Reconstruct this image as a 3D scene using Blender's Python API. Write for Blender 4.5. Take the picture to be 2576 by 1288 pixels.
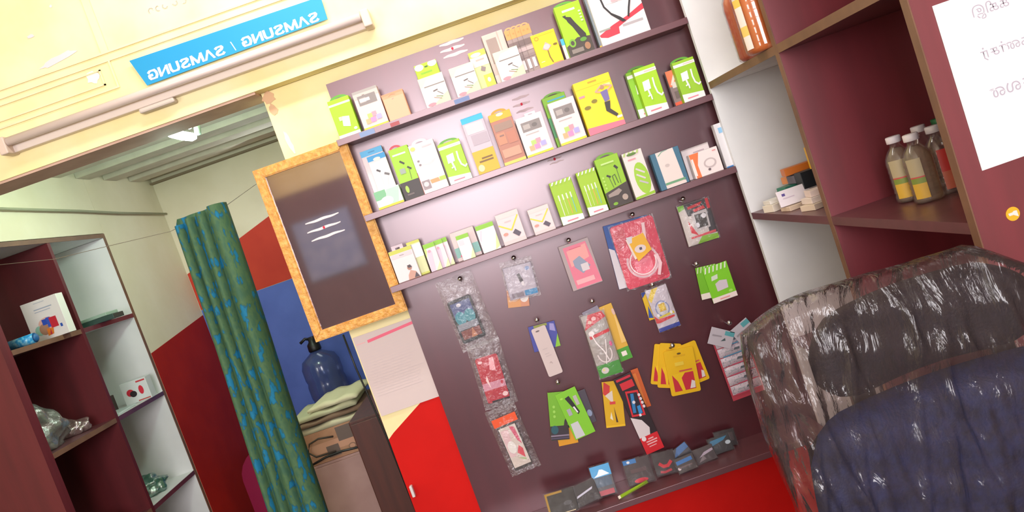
import bpy, bmesh, math, random
from mathutils import Vector, Matrix
random.seed(7)
for o in list(bpy.data.objects): bpy.data.objects.remove(o)
S = bpy.context.scene
C = S.collection
PI = math.pi

# ------------------------------------------------------------------ camera
FPX = 2000.0
pit, yaw, rol = (math.radians(a) for a in (4.09, -0.3, 19.38))
EYE = Vector((0, 0, 1.6))
fw = Vector((math.sin(yaw)*math.cos(pit), math.cos(yaw)*math.cos(pit), -math.sin(pit)))
rt = Vector((math.cos(yaw), -math.sin(yaw), 0))
up = rt.cross(fw)
ir = rt*math.cos(rol) - up*math.sin(rol)
iu = rt*math.sin(rol) + up*math.cos(rol)
cam = bpy.data.cameras.new('camera'); cam.sensor_width = 36; cam.lens = FPX/2576*36
cam.clip_start = .02
co = bpy.data.objects.new('camera', cam); C.objects.link(co)
M = Matrix((ir, iu, -fw)).transposed().to_4x4(); M.translation = EYE
co.matrix_world = M
S.camera = co

# ------------------------------------------------------------------ light
S.view_settings.view_transform = 'Standard'; S.view_settings.look = 'None'
S.view_settings.gamma = 1; S.view_settings.use_curve_mapping = False
S.view_settings.exposure = -0.12
W = bpy.data.worlds.new('daylight'); S.world = W; W.use_nodes = True
W.node_tree.nodes['Background'].inputs[0].default_value = (.86, .93, 1, 1)
W.node_tree.nodes['Background'].inputs[1].default_value = .12

def area(name, loc, target, sx, sy, power, col):
    l = bpy.data.lights.new(name, 'AREA'); l.shape = 'RECTANGLE'; l.size = sx; l.size_y = sy
    l.energy = power; l.color = col
    o = bpy.data.objects.new(name, l); C.objects.link(o); o.location = loc
    o.rotation_euler = (Vector(target)-Vector(loc)).to_track_quat('-Z', 'Y').to_euler()
    return o
area('entrance_daylight', (-.12, -2.42, 2.05), (-.12, 2.7, 2.05), 1.85, 1.45, 182, (1, .955, .985))
area('side_fill_light', (-2.42, -.7, 1.9), (1.0, 2.0, 1.5), .9, 1.0, 42, (.93, .95, 1))  # unseen fill added to brighten the right side; no window is modelled
area('overhead_fill_light', (.05, 1.95, 3.0), (.0, 2.75, 2.3), 1.5, .12, 21, (1, .98, .92))  # added overhead fill out of view, whitens the upper wall and board top
area('back_room_area_light', (-1.0, 4.35, 2.2), (-1.7, 3.0, 1.3), .5, .25, 2.5, (.9, 1, .95))  # small area light inside the closed back room, aimed at the left cabinet

# ------------------------------------------------------------------ helpers
def s2l(c): return c/12.92 if c <= .04045 else ((c+.055)/1.055)**2.4
def rgb(h):
    if isinstance(h, str):
        h = h.lstrip('#'); return tuple(s2l(int(h[i:i+2], 16)/255) for i in (0, 2, 4))
    return h
MC = {}
def mat(name, col, rough=.6, metal=0, trans=0, emit=0, spec=.5, alpha=1):
    if name in MC: return MC[name]
    m = bpy.data.materials.new(name); m.use_nodes = True
    b = m.node_tree.nodes['Principled BSDF']
    b.inputs['Base Color'].default_value = (*rgb(col), 1)
    b.inputs['Roughness'].default_value = rough; b.inputs['Metallic'].default_value = metal
    b.inputs['Transmission Weight'].default_value = trans
    b.inputs['Specular IOR Level'].default_value = spec
    b.inputs['Alpha'].default_value = alpha
    if emit:
        b.inputs['Emission Color'].default_value = (*rgb(col), 1); b.inputs['Emission Strength'].default_value = emit
    MC[name] = m; return m
def N(m, t, **k):
    n = m.node_tree.nodes.new(t)
    for a, v in k.items(): setattr(n, a, v)
    return n
def noisy(name, cols, scale=(3, 3, 3), rough=.6, bump=0, nscale=4, pos=(.35, .65), detail=4, spec=.5, bscale=None, coord='Object', metal=0):
    """principled with a noise colour ramp and optional bump"""
    if name in MC: return MC[name]
    m = mat(name, cols[0], rough, spec=spec, metal=metal); L = m.node_tree.links; b = m.node_tree.nodes['Principled BSDF']
    tc = N(m, 'ShaderNodeTexCoord'); mp = N(m, 'ShaderNodeMapping'); mp.inputs['Scale'].default_value = scale
    L.new(tc.outputs[coord], mp.inputs[0])
    nz = N(m, 'ShaderNodeTexNoise'); nz.inputs['Scale'].default_value = nscale; nz.inputs['Detail'].default_value = detail
    L.new(mp.outputs[0], nz.inputs['Vector'])
    cr = N(m, 'ShaderNodeValToRGB'); e = cr.color_ramp.elements
    e[0].position, e[1].position = pos[0], pos[-1]
    e[0].color = (*rgb(cols[0]), 1); e[1].color = (*rgb(cols[-1]), 1)
    for i, c in enumerate(cols[1:-1]):
        x = cr.color_ramp.elements.new(pos[i+1] if len(pos) > 2 else pos[0]+(pos[1]-pos[0])*(i+1)/(len(cols)-1)); x.color = (*rgb(c), 1)
    L.new(nz.outputs['Fac'], cr.inputs[0]); L.new(cr.outputs[0], b.inputs['Base Color'])
    if bump:
        bp = N(m, 'ShaderNodeBump'); bp.inputs['Strength'].default_value = bump; bp.inputs['Distance'].default_value = .01
        n2 = N(m, 'ShaderNodeTexNoise'); n2.inputs['Scale'].default_value = bscale or nscale*4; n2.inputs['Detail'].default_value = 5
        L.new(mp.outputs[0], n2.inputs['Vector']); L.new(n2.outputs['Fac'], bp.inputs['Height']); L.new(bp.outputs[0], b.inputs['Normal'])
    return m
def clear(name, tint=(1, 1, 1), fk=.6, gloss=.2, rough=.15, diff=.06, bump=0, bs=30, dcol=(1, 1, 1), stretch=(1, 1, 1), dist=.01):
    """thin clear plastic: mostly see-through, some gloss, some milky scatter"""
    if name in MC: return MC[name]
    m = bpy.data.materials.new(name); m.use_nodes = True; nt = m.node_tree; L = nt.links; nt.nodes.clear()
    out = N(m, 'ShaderNodeOutputMaterial'); tr = N(m, 'ShaderNodeBsdfTransparent'); tr.inputs[0].default_value = (*rgb(tint), 1)
    gl = N(m, 'ShaderNodeBsdfGlossy'); gl.inputs['Roughness'].default_value = rough
    df = N(m, 'ShaderNodeBsdfDiffuse'); df.inputs[0].default_value = (*rgb(dcol), 1)
    m1 = N(m, 'ShaderNodeMixShader'); m1.inputs[0].default_value = diff
    m2 = N(m, 'ShaderNodeMixShader'); lw = N(m, 'ShaderNodeLayerWeight'); lw.inputs[0].default_value = .25
    mu = N(m, 'ShaderNodeMath', operation='MULTIPLY_ADD'); mu.inputs[1].default_value = fk; mu.inputs[2].default_value = gloss
    L.new(lw.outputs['Fresnel'], mu.inputs[0]); L.new(mu.outputs[0], m2.inputs[0])
    L.new(tr.outputs[0], m1.inputs[1]); L.new(df.outputs[0], m1.inputs[2]); L.new(m1.outputs[0], m2.inputs[1]); L.new(gl.outputs[0], m2.inputs[2])
    L.new(m2.outputs[0], out.inputs[0])
    if bump:
        tc = N(m, 'ShaderNodeTexCoord'); mp = N(m, 'ShaderNodeMapping'); mp.inputs['Scale'].default_value = stretch
        L.new(tc.outputs['Object'], mp.inputs[0])
        nz = N(m, 'ShaderNodeTexNoise'); nz.inputs['Scale'].default_value = bs; nz.inputs['Detail'].default_value = 5; nz.inputs['Distortion'].default_value = .6
        L.new(mp.outputs[0], nz.inputs['Vector'])
        bp = N(m, 'ShaderNodeBump'); bp.inputs['Strength'].default_value = bump; bp.inputs['Distance'].default_value = dist
        L.new(nz.outputs['Fac'], bp.inputs['Height']); L.new(bp.outputs[0], gl.inputs['Normal']); L.new(bp.outputs[0], lw.inputs['Normal'])
    MC[name] = m; return m
def ink(h): return mat('ink_'+h, h, .45)

def ray(u, v): return fw*FPX + ir*(u-1288) - iu*(v-644)
def at(u, v, **k):
    """photo point -> world point on a plane x=, y= or z="""
    a, val = list(k.items())[0]; i = 'xyz'.index(a); d = ray(u, v)
    return EYE + d*((val-EYE[i])/d[i])

def link(name, me, m, parent=None, smooth=False):
    o = bpy.data.objects.new(name, me); C.objects.link(o)
    for x in (m if isinstance(m, (list, tuple)) else [m]): me.materials.append(x)
    if parent: o.parent = parent
    if smooth:
        for p in me.polygons: p.use_smooth = True
    return o
def obj(name, bm, m, parent=None, smooth=False, recalc=True):
    if recalc: bmesh.ops.recalc_face_normals(bm, faces=bm.faces)
    me = bpy.data.meshes.new(name); bm.to_mesh(me); bm.free()
    return link(name, me, m, parent, smooth)
def tag(o, label, cat, group=None, kind=None):
    o['label'] = label; o['category'] = cat
    if group: o['group'] = group
    if kind: o['kind'] = kind
    return o
def thing(name, label, cat, loc=(0, 0, 0), group=None, rot=None):
    o = bpy.data.objects.new(name, None); o.empty_display_size = .02; C.objects.link(o); o.location = loc
    if rot: o.rotation_euler = rot
    return tag(o, label, cat, group)
def bx(bm, x0, x1, y0, y1, z0, z1, bev=0, mi=0):
    vs = [bm.verts.new(p) for p in ((x0, y0, z0), (x1, y0, z0), (x1, y1, z0), (x0, y1, z0), (x0, y0, z1), (x1, y0, z1), (x1, y1, z1), (x0, y1, z1))]
    fs = [bm.faces.new([vs[i] for i in f]) for f in ((0, 3, 2, 1), (4, 5, 6, 7), (0, 1, 5, 4), (1, 2, 6, 5), (2, 3, 7, 6), (3, 0, 4, 7))]
    for f in fs: f.material_index = mi
    if bev:
        es = list({e for f in fs for e in f.edges})
        r = bmesh.ops.bevel(bm, geom=es, offset=bev, segments=2, affect='EDGES', profile=.5)
        for f in r['faces']: f.material_index = mi
    return bm
def B(x0, x1, y0, y1, z0, z1, bev=0): return bx(bmesh.new(), x0, x1, y0, y1, z0, z1, bev)
def prism(bm, pts, y0, y1, mi=0):
    """polygon in xz extruded along y"""
    a = [bm.verts.new((p[0], y0, p[1])) for p in pts]; b = [bm.verts.new((p[0], y1, p[1])) for p in pts]
    n = len(pts); fs = [bm.faces.new(a), bm.faces.new(b[::-1])]
    for i in range(n): fs.append(bm.faces.new((a[i], b[i], b[(i+1) % n], a[(i+1) % n])))
    for f in fs: f.material_index = mi
    return bm
def tube(bm, pts, r, n=8, cap=True, mi=0):
    pts = [Vector(p) for p in pts]; rings = []
    for i, p in enumerate(pts):
        t = (pts[min(i+1, len(pts)-1)]-pts[max(i-1, 0)]).normalized()
        a = t.cross(Vector((0, 0, 1)) if abs(t.z) < .9 else Vector((1, 0, 0))).normalized(); b = t.cross(a)
        rr = r[i] if isinstance(r, (list, tuple)) else r
        rings.append([bm.verts.new(p + (a*math.cos(k*2*PI/n)+b*math.sin(k*2*PI/n))*rr) for k in range(n)])
    for i in range(len(rings)-1):
        for k in range(n):
            f = bm.faces.new((rings[i][k], rings[i][(k+1) % n], rings[i+1][(k+1) % n], rings[i+1][k])); f.material_index = mi
    if cap:
        bm.faces.new(rings[0][::-1]).material_index = mi; bm.faces.new(rings[-1]).material_index = mi
    return bm
def lathe(bm, prof, n=24, mi=0, x=0, y=0, z=0):
    rings = []
    for r, h in prof:
        rings.append([bm.verts.new((x+r*math.cos(k*2*PI/n), y+r*math.sin(k*2*PI/n), z+h)) for k in range(n)])
    for i in range(len(rings)-1):
        for k in range(n):
            bm.faces.new((rings[i][k], rings[i][(k+1) % n], rings[i+1][(k+1) % n], rings[i+1][k])).material_index = mi
    bm.faces.new(rings[0][::-1]).material_index = mi; bm.faces.new(rings[-1]).material_index = mi
    return bm
def struct(name, bm, m, parent=None):
    o = obj(name, bm, m, parent)
    if not parent: o['kind'] = 'structure'
    return o

# print shapes in (u,v) of a face, v up
def R_(c, u0, v0, u1, v1): return (c, [(u0, v0), (u1, v0), (u1, v1), (u0, v1)])
def E_(c, u, v, ru, rv, n=20, a0=0, a1=2*PI): return (c, [(u+ru*math.cos(a0+(a1-a0)*i/n), v+rv*math.sin(a0+(a1-a0)*i/n)) for i in range(n)])
def P_(c, *p): return (c, list(p))
def L_(c, pts, w, asp=1):
    """thick polyline as list of quads"""
    out = []
    for (a, b), (d, e) in zip(pts, pts[1:]):
        dx, dy = d-a, (e-b)*asp; l = math.hypot(dx, dy) or 1; nx, ny = -dy/l*w/2, dx/l*w/2/asp
        ex, ey = dx/l*w*.2, dy/l*w*.2/asp
        out.append((c, [(a+nx-ex, b+ny-ey), (a-nx-ex, b-ny-ey), (d-nx+ex, e-ny+ey), (d+nx+ex, e+ny+ey)]))
    return out
def decal(parent, w, h, y, shapes, x0=0, z0=0, name='printed_front', step=.00022):
    """flat print: polygons stacked in front of (towards -y of) a face spanning x0..x0+w, z0..z0+h at local y"""
    flat = []
    for s in shapes: flat += s if isinstance(s, list) else [s]
    bm = bmesh.new(); ms = []; idx = {}
    for i, (c, pts) in enumerate(flat):
        if c not in idx: idx[c] = len(ms); ms.append(ink(c))
        yy = y - .0004 - step*i
        p2 = []
        for u, v in pts:
            q = (x0+min(max(u, .003), .997)*w, yy, z0+min(max(v, .003), .997)*h)
            if not p2 or (Vector(q)-Vector(p2[-1])).length > 1e-6: p2.append(q)
        if len(p2) < 3: continue
        f = bm.faces.new([bm.verts.new(q) for q in p2]); f.material_index = idx[c]
        f.normal_update()
        if f.normal.y > 0: f.normal_flip()
    return obj(name, bm, ms, parent, recalc=False)

# ------------------------------------------------------------------ materials
WOOD = noisy('maroon_laminate', ['42111a', '4a141d', '531822'], scale=(5, 5, .5), rough=.31, nscale=2, pos=(.3, .7), spec=1)
WOOD.node_tree.nodes['Principled BSDF'].inputs['IOR'].default_value = 1.68
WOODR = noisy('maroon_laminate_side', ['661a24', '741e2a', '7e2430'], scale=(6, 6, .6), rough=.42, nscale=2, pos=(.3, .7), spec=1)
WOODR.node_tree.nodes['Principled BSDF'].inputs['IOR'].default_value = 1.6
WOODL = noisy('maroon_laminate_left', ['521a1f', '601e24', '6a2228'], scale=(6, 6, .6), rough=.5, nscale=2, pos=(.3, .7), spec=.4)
EDGE = noisy('edge_band', ['6b4a38', '7e5a44'], scale=(2, 2, 2), rough=.5)
SHELF = noisy('shelf_laminate', ['54282d', '5e2e34'], scale=(1, 8, 8), rough=.36, nscale=3, spec=1)
for m_ in (WOOD, SHELF): m_.node_tree.nodes['Principled BSDF'].inputs['Specular Tint'].default_value = (1, .84, .88, 1)
SHELF.node_tree.nodes['Principled BSDF'].inputs['IOR'].default_value = 1.68
WHITE = noisy('white_laminate', ['dcdcdd', 'e6e6e6'], rough=.4, nscale=1.5)
CREAM = noisy('cream_wall', ['f3e2a6', 'f5e7b2', 'f6eabc'], rough=.8, nscale=1.5, bump=.15)
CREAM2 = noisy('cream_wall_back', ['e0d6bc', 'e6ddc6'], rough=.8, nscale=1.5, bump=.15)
BEAD = noisy('wall_beading', ['eed9ae', 'f2dfb8'], rough=.7)
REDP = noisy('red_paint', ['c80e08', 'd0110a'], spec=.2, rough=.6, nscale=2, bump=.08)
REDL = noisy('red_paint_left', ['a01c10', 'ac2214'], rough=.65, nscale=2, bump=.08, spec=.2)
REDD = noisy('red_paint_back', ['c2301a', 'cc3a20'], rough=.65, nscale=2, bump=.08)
BLUEP = noisy('blue_paint', ['5068bc', '5a72c8'], rough=.65, nscale=2, bump=.08)
CEIL = noisy('ceiling_paint', ['c9c2b2', 'd4cdbd'], rough=.8)
GOLD = noisy('gilt_frame', ['cf8f3a', 'dd9f46', 'eab45c'], scale=(1, 1, 1), rough=.4, nscale=60, bump=.5, bscale=80, spec=.5)
PAPER = mat('paper', 'f4f2f2', .7)
CLEAR = clear('clear_pouch', gloss=.05, rough=.2, diff=.03, bump=.9, bs=45, fk=.42)
CLEARD = clear('clear_pouch_thin', gloss=.01, rough=.2, diff=.01, bump=.8, bs=45, fk=.2)
CLEARB = clear('clear_bag', gloss=.3, rough=.2, diff=.2, bump=1, bs=35)
STEEL = mat('hook_steel', 'd8d4d4', .2, metal=1)
WHITEP = mat('white_plastic', 'eeeae8', .4)
BLACKP = mat('black_plastic', '17171a', .4)

# ------------------------------------------------------------------ room shell
struct('floor', B(-2.6, 1.6, -2.7, 4.9, -.02, 0), noisy('floor_tile', ['3c3430', '463e3a'], rough=.5))
struct('ceiling', B(-2.6, 1.6, -2.7, 2.63, 3.12, 3.16), CEIL)
# the wall above the opening and the board: proud lintel band
wf = struct('wall_front_upper', B(-2.6, 1.6, 2.64, 2.81, 2.198, 3.12), CREAM)
struct('trim_1', B(-2.6, -.63, 2.645, 2.808, 2.190, 2.1975), noisy('beige_soffit', ['c8a592', 'd3b2a0'], rough=.8))  # thin beige brown strip along the underside of the lintel
struct('wall_back', B(-.625, 1.6, 2.70, 2.84, 0, 2.197), CREAM)
def beads():
    zA = at(0, 240, y=2.64).z; zB = at(0, 322, y=2.64).z; xv = at(215, 0, y=2.64).x
    xr = at(302, 217, y=2.64).x
    for a in ((-2.3, .3, zA-.014, zA-.010), (-2.3, .3, zA+.012, zA+.018), (-2.3, xr, zB-.006, zB), (xr-.006, xr, zB, zA-.014),
              (xv-.012, xv+.012, zA+.018, 3.1), (-2.3, xr-.04, zB+.016, zB+.020), (xr-.045, xr-.04, zB+.016, zA-.03), (-2.3, xr-.04, zA-.034, zA-.030)):
        obj('wall_beading', B(a[0], a[1], 2.634, 2.6395, a[2], a[3]), BEAD, wf)
beads()
def blotch(parent, c, w, h, y, m, n=14, name='peeling_patch', rot=0):
    bm = bmesh.new(); pts = []
    for i in range(n):
        a = 2*PI*i/n; k = random.uniform(.6, 1)
        x, z = math.cos(a)*w/2*k, math.sin(a)*h/2*k
        pts.append((c.x+x*math.cos(rot)-z*math.sin(rot), c.z+x*math.sin(rot)+z*math.cos(rot)))
    prism(bm, pts, y-.0008, y); return obj(name, bm, m, parent)
LAV = mat('bare_plaster', 'd9d3d8', .8); TAN = mat('old_brown_paint', 'dcb48e', .8)
blotch(wf, at(145, 150, y=2.64), .17, .03, 2.639, LAV, rot=.15)
blotch(wf, at(78, 92, y=2.64), .03, .014, 2.639, LAV)
blotch(wf, at(128, 16, y=2.64), .012, .012, 2.639, LAV)
blotch(wf, at(235, 195, y=2.64), .05, .05, 2.639, mat('pale_patch', 'f7f3e4', .8))
wb = bpy.data.objects['wall_back']
blotch(wb, at(728, 358, y=2.70), .02, .09, 2.699, LAV, rot=.12)
blotch(wb, at(676, 248, y=2.70), .055, .05, 2.699, TAN)
blotch(wb, at(688, 275, y=2.70), .03, .05, 2.699, TAN, rot=.3)
# red dado on the pier and under the board
bm = bmesh.new(); prism(bm, [(-.6245, .02), (1.55, .02), (1.55, 1.035), (-.478, 1.035), (-.602, .966), (-.6245, .95)], 2.6975, 2.6995)
obj('painted_dado', bm, REDP, wb)
fa = []
for k_, (u_, v_) in enumerate(((380, 27), (398, 21), (415, 15), (440, 7), (462, 2))):
    q_ = at(u_, v_, y=2.64); c_ = [(q_.x+.008*math.cos(a*PI/6+k_), q_.z+.008*math.sin(a*PI/6+k_)) for a in range(9)]
    fa += [[(a[0]-q_.x, a[1]-q_.z) for a in c_]]
    bm = bmesh.new()
    for a, b in zip(c_, c_[1:]):
        L2 = L_('x', [a, b], .003, 1)[0][1]; bm.faces.new([bm.verts.new((p[0], 2.6385, p[1])) for p in L2])
    obj('faded_mark', bm, mat('faded_ink', 'e8d2c0', .9), wf)
# side and rear walls of the front room
struct('wall_right', B(1.5, 1.56, -2.6, 2.69, 0, 3.12), noisy('shop_side_wall', ['8c7468', '967e72'], rough=.8))
struct('wall_left', B(-2.56, -2.5, -2.6, 2.63, 0, 3.12), CREAM)
wr = struct('wall_rear', B(-2.5, -1.15, -2.62, -2.55, 0, 3.12), CREAM)
bm = B(1.0, 1.5, -2.62, -2.55, 0, 3.12); bx(bm, -1.15, 1.0, -2.62, -2.55, 2.95, 3.12)
struct('wall_rear_right', bm, CREAM)
# back room: left wall with built-in cabinet, far wall, ceiling with joists
XL = -1.827
wl = struct('wall_left_back', B(XL-.4, XL, 3.84, 4.6, 0, 2.5), CREAM2)
struct('wall_left_upper', B(XL-.4, XL, 2.82, 3.838, 2.078, 2.5), CREAM2)
bm = bmesh.new()
def prismx(bm, pts, x0, x1):
    a = [bm.verts.new((x0, p[0], p[1])) for p in pts]; b = [bm.verts.new((x1, p[0], p[1])) for p in pts]; n = len(pts)
    bm.faces.new(a); bm.faces.new(b[::-1])
    for i in range(n): bm.faces.new((a[i], b[i], b[(i+1) % n], a[(i+1) % n]))
    return bm
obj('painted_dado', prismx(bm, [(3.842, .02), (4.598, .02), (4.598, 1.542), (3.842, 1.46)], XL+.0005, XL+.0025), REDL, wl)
wfar = struct('wall_far', B(XL-.4, .4, 4.601, 4.68, 0, 2.5), CREAM2)
bm = bmesh.new(); prism(bm, [(XL+.003, 1.572), (-.2, 1.572), (-.2, 2.25), (-1.27, 1.951), (-1.49, 1.882), (XL+.003, 1.794)], 4.598, 4.6005)
obj('painted_band', bm, REDD, wfar)
bm = bmesh.new(); prism(bm, [(XL+.003, .02), (.35, .02), (.35, 1.570), (XL+.003, 1.570)], 4.598, 4.6005)
obj('painted_dado', bm, BLUEP, wfar)
struct('wall_right_back', B(.34, .4, 2.842, 4.598, 0, 2.5), CREAM2)
cb = struct('ceiling_back', B(XL-.4, .4, 2.812, 4.68, 2.505, 2.54), CEIL)
for y in (2.98, 3.245, 3.51, 3.775, 4.04, 4.32):
    obj('joist', B(XL+.002, .338, y, y+.13, 2.35, 2.50), CEIL, cb)
bm = B(XL+.002, .338, 4.56, 4.597, 2.335, 2.345); obj('wall_top_line', bm, mat('dark_line', '8c7c66', .8), cb)  # thin darker strip along the top of the far wall

# ------------------------------------------------------------------ tube light fixture, banner
t = thing('tube_light', 'long unlit fluorescent tube on a batten, on the cream wall under the blue banner', 'light fitting', (0, 0, 0))
zt = at(3, 368, y=2.6).z; xa, xb = at(3, 368, y=2.6).x, at(930, 35, y=2.6).x
obj('batten', B(xa+.01, xb-.01, 2.612, 2.639, zt-.030, zt-.002, .003), mat('batten_enamel', 'e6d7cc', .5), t)
obj('glass_tube', tube(bmesh.new(), [(xa+.03, 2.59, zt+.004), (xb-.03, 2.59, zt+.004)], .014, 14), mat('tube_glass', 'dccbc6', .25), t, True)
for x in (xa, xb-.028):
    obj('end_holder', B(x, x+.028, 2.575, 2.6385, zt-.034, zt+.022, .004), mat('holder_plastic', 'd8c3b4', .4), t)
xs = at(385, 248, y=2.6).x
obj('starter_box', B(xs-.06, xs+.06, 2.604, 2.6385, zt-.048, zt-.031, .006), mat('starter_grey', 'cdbfb4', .5), t)

def textmesh(s, size_h, width=None, mirror=True, bold=.0, extrude=.0004):
    cu = bpy.data.curves.new('lettering', 'FONT'); cu.body = s; cu.size = 1; cu.offset = bold; cu.extrude = 0
    o = bpy.data.objects.new('lettering_tmp', cu); C.objects.link(o)
    dg = bpy.context.evaluated_depsgraph_get(); me = bpy.data.meshes.new_from_object(o.evaluated_get(dg))
    bpy.data.objects.remove(o)
    xs = [v.co.x for v in me.vertices]; ys = [v.co.y for v in me.vertices]
    if not xs: return me, 1, 1
    w, h = max(xs)-min(xs), max(ys)-min(ys); k = size_h/h; kx = (width/w) if width else k
    x0, y0 = min(xs), min(ys)
    for v in me.vertices:
        x, y = (v.co.x-x0)*kx, (v.co.y-y0)*k
        v.co = ((w*kx-x) if mirror else x, 0, y)
    return me, w*kx, size_h
TL, TR, BR, BL = [at(*p, y=2.622) for p in ((325, 153), (806, -9), (824, 48), (370, 215))]
t = thing('banner', 'bright blue shop banner with white mirrored capitals above the tube light', 'banner', (BL.x, 2.622, BL.z))
bm = bmesh.new(); prism(bm, [((p-BL).x, (p-BL).z) for p in (BL, BR, TR, TL)], 0, .003)
obj('board', bm, mat('banner_blue', '1294cc', .45), t)
def glyph(ch):
    if ch == 'S': return [[(.82+.0, .80), (.7, .93), (.5, .97), (.28, .92), (.2, .76), (.3, .62), (.5, .53), (.72, .43), (.82, .26), (.72, .09), (.5, .03), (.28, .07), (.16, .22)]]
    if ch == 'A': return [[(.12, 0), (.5, 1), (.88, 0)]]
    if ch == 'M': return [[(.1, 0), (.14, 1), (.5, .1), (.86, 1), (.9, 0)]]
    if ch == 'U': return [[(.16, 1), (.16, .3), (.27, .08), (.5, .03), (.73, .08), (.84, .3), (.84, 1)]]
    if ch == 'N': return [[(.14, 0), (.14, 1), (.84, 0), (.84, 1)]]
    if ch == 'G': return [[(.84, .76), (.7, .93), (.5, .97), (.27, .9), (.15, .65), (.15, .35), (.27, .1), (.5, .03), (.76, .1), (.84, .25), (.84, .46), (.54, .46)]]
    if ch == '/': return [[(.38, -.05), (.62, 1.05)]]
    return []
def strokes(word, w, h, lw, wide):
    out = []; tot = sum(wide.get(c_, 1) for c_ in word); x = 0
    for c_ in word:
        cw = wide.get(c_, 1)
        for pl in glyph(c_):
            P2 = [(1-(x+px*cw)/tot, py) for px, py in pl]      # mirrored
            k = h/w; lwu = (lw*.35 if c_ == '/' else lw)/w
            out.append(L_('f6f8fb', P2, lwu, k))
        x += cw
    return out
LW, LH = (BR-BL).x*.945, .031
for st in strokes('SAMSUNG / SAMSUNG', LW, LH, .0085, {'M': 1.2, '/': .8, ' ': .35}):
    if st: decal(t, LW, LH, -.0003, [st], x0=.012, z0=.011, name='letter', step=.00004)

# ------------------------------------------------------------------ mirror
mx0, mx1, mz0, mz1 = -.717, -.396, 1.359, 1.953
t = thing('framed_mirror', 'tall mirror in a carved gilt frame, hung left of the display board', 'mirror', ((mx0+mx1)/2, 2.60, mz0))
ox, oz = (mx0+mx1)/2, mz0; fwid = .032
def fr(a, b, c, d):
    bm = bmesh.new(); prism(bm, [(p[0]-ox, p[1]-oz) for p in (a, b, c, d)], 0, .018)
    bmesh.ops.bevel(bm, geom=[e for e in bm.edges if all(v.co.y < .001 for v in e.verts)], offset=.004, segments=2, affect='EDGES')
    return obj('frame_rail', bm, GOLD, t)
i0, i1, j0, j1 = mx0+fwid, mx1-fwid, mz0+fwid, mz1-fwid
fr((mx0, mz0), (mx1, mz0), (i1, j0), (i0, j0)); fr((mx1, mz0), (mx1, mz1), (i1, j1), (i1, j0))
fr((mx1, mz1), (mx0, mz1), (i0, j1), (i1, j1)); fr((mx0, mz1), (mx0, mz0), (i0, j0), (i0, j1))
obj('mirror_glass', B(i0-ox-.002, i1-ox+.002, .010, .014, j0-oz-.002, j1-oz+.002), mat('mirror_silver', 'd8cad2', .05, metal=.93), t)
def ashmark(parent, cx, cz, w, gap, y, th=.006, dot=True, m=None, rotn=0, name='ash_stripe'):
    m = m or mat('ash_white', 'eee2e2', .9)
    for k in (-1, 0, 1):
        bm = bmesh.new(); pts = []
        n = 14
        for i in range(n+1): pts.append((-w/2+w*i/n, .0008*math.sin(i*.9+k)+th/2*math.sin(PI*(.12+.76*i/n))))
        for i in range(n, -1, -1): pts.append((-w/2+w*i/n, .0008*math.sin(i*.9+k)-th/2*math.sin(PI*(.12+.76*i/n))))
        pts = [(cx+p[0]*math.cos(rotn)-(p[1]+k*gap)*math.sin(rotn)+abs(k)*.004, cz+p[0]*math.sin(rotn)+(p[1]+k*gap)*math.cos(rotn)) for p in pts]
        prism(bm, pts, y-.0006, y); obj(name, bm, m, parent)
    if dot:
        bm = bmesh.new(); prism(bm, [(cx+.004*math.cos(a*PI/5), cz+.005*math.sin(a*PI/5)) for a in range(10)], y-.0012, y-.0007)
        obj('vermilion_dot', bm, mat('vermilion', 'd8324a', .8), parent)
c = at(815, 572, y=2.61)
ashmark(t, c.x-ox, c.z-oz, .115, .029, .0095, .0085)
# rear of the front room, seen in the mirror
REARM = noisy('rear_maroon', ['6c4450', '784e5a'], scale=(6, 6, .7), rough=.5)
o = obj('shop_partition', B(-2.49, -1.17, -2.54, -2.50, 0, 2.32), REARM); tag(o, 'maroon partition at the rear of the shop seen in the mirror', 'partition')
o = thing('notice_board', 'blue grey notice board on the rear partition, reflected in the mirror', 'board', (-1.67, -2.495, 1.46))
obj('panel', B(-.27, .27, -.002, .02, 0, .56), noisy('notice_blue', ['8ca0e0', 'a8b8ec'], rough=.6, nscale=3), o)
obj('border', B(-.29, .29, -.004, -.0025, -.02, .58), mat('notice_border', '8c98bc', .6), o)
o = thing('curtain', 'dark red curtain at the rear of the shop, seen only in the mirror', 'curtain', (-2.2, -2.40, .3))
bm = bmesh.new(); tops = []
for i in range(25):
    x = -.12+.24*i/24; y = .02*math.sin(i*1.6); tops.append((bm.verts.new((x, y, 0)), bm.verts.new((x*.9, y, 2.3))))
for a, b in zip(tops, tops[1:]): bm.faces.new((a[0], b[0], b[1], a[1]))
cl = obj('cloth', bm, mat('dark_red_cloth', 'c83440', .8), o, True); cl.modifiers.new('s', 'SOLIDIFY').thickness = .004

# ------------------------------------------------------------------ display board with shelves and hooks
ZA, ZB, ZC, ZD = 1.953, 1.697, 1.451, .548
BX0, BX1 = -.41, .766
disp = thing('display_unit', 'tall dark maroon laminated wall display with shelves above and hooks below', 'display shelf', (0, 2.68, 0))
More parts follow.
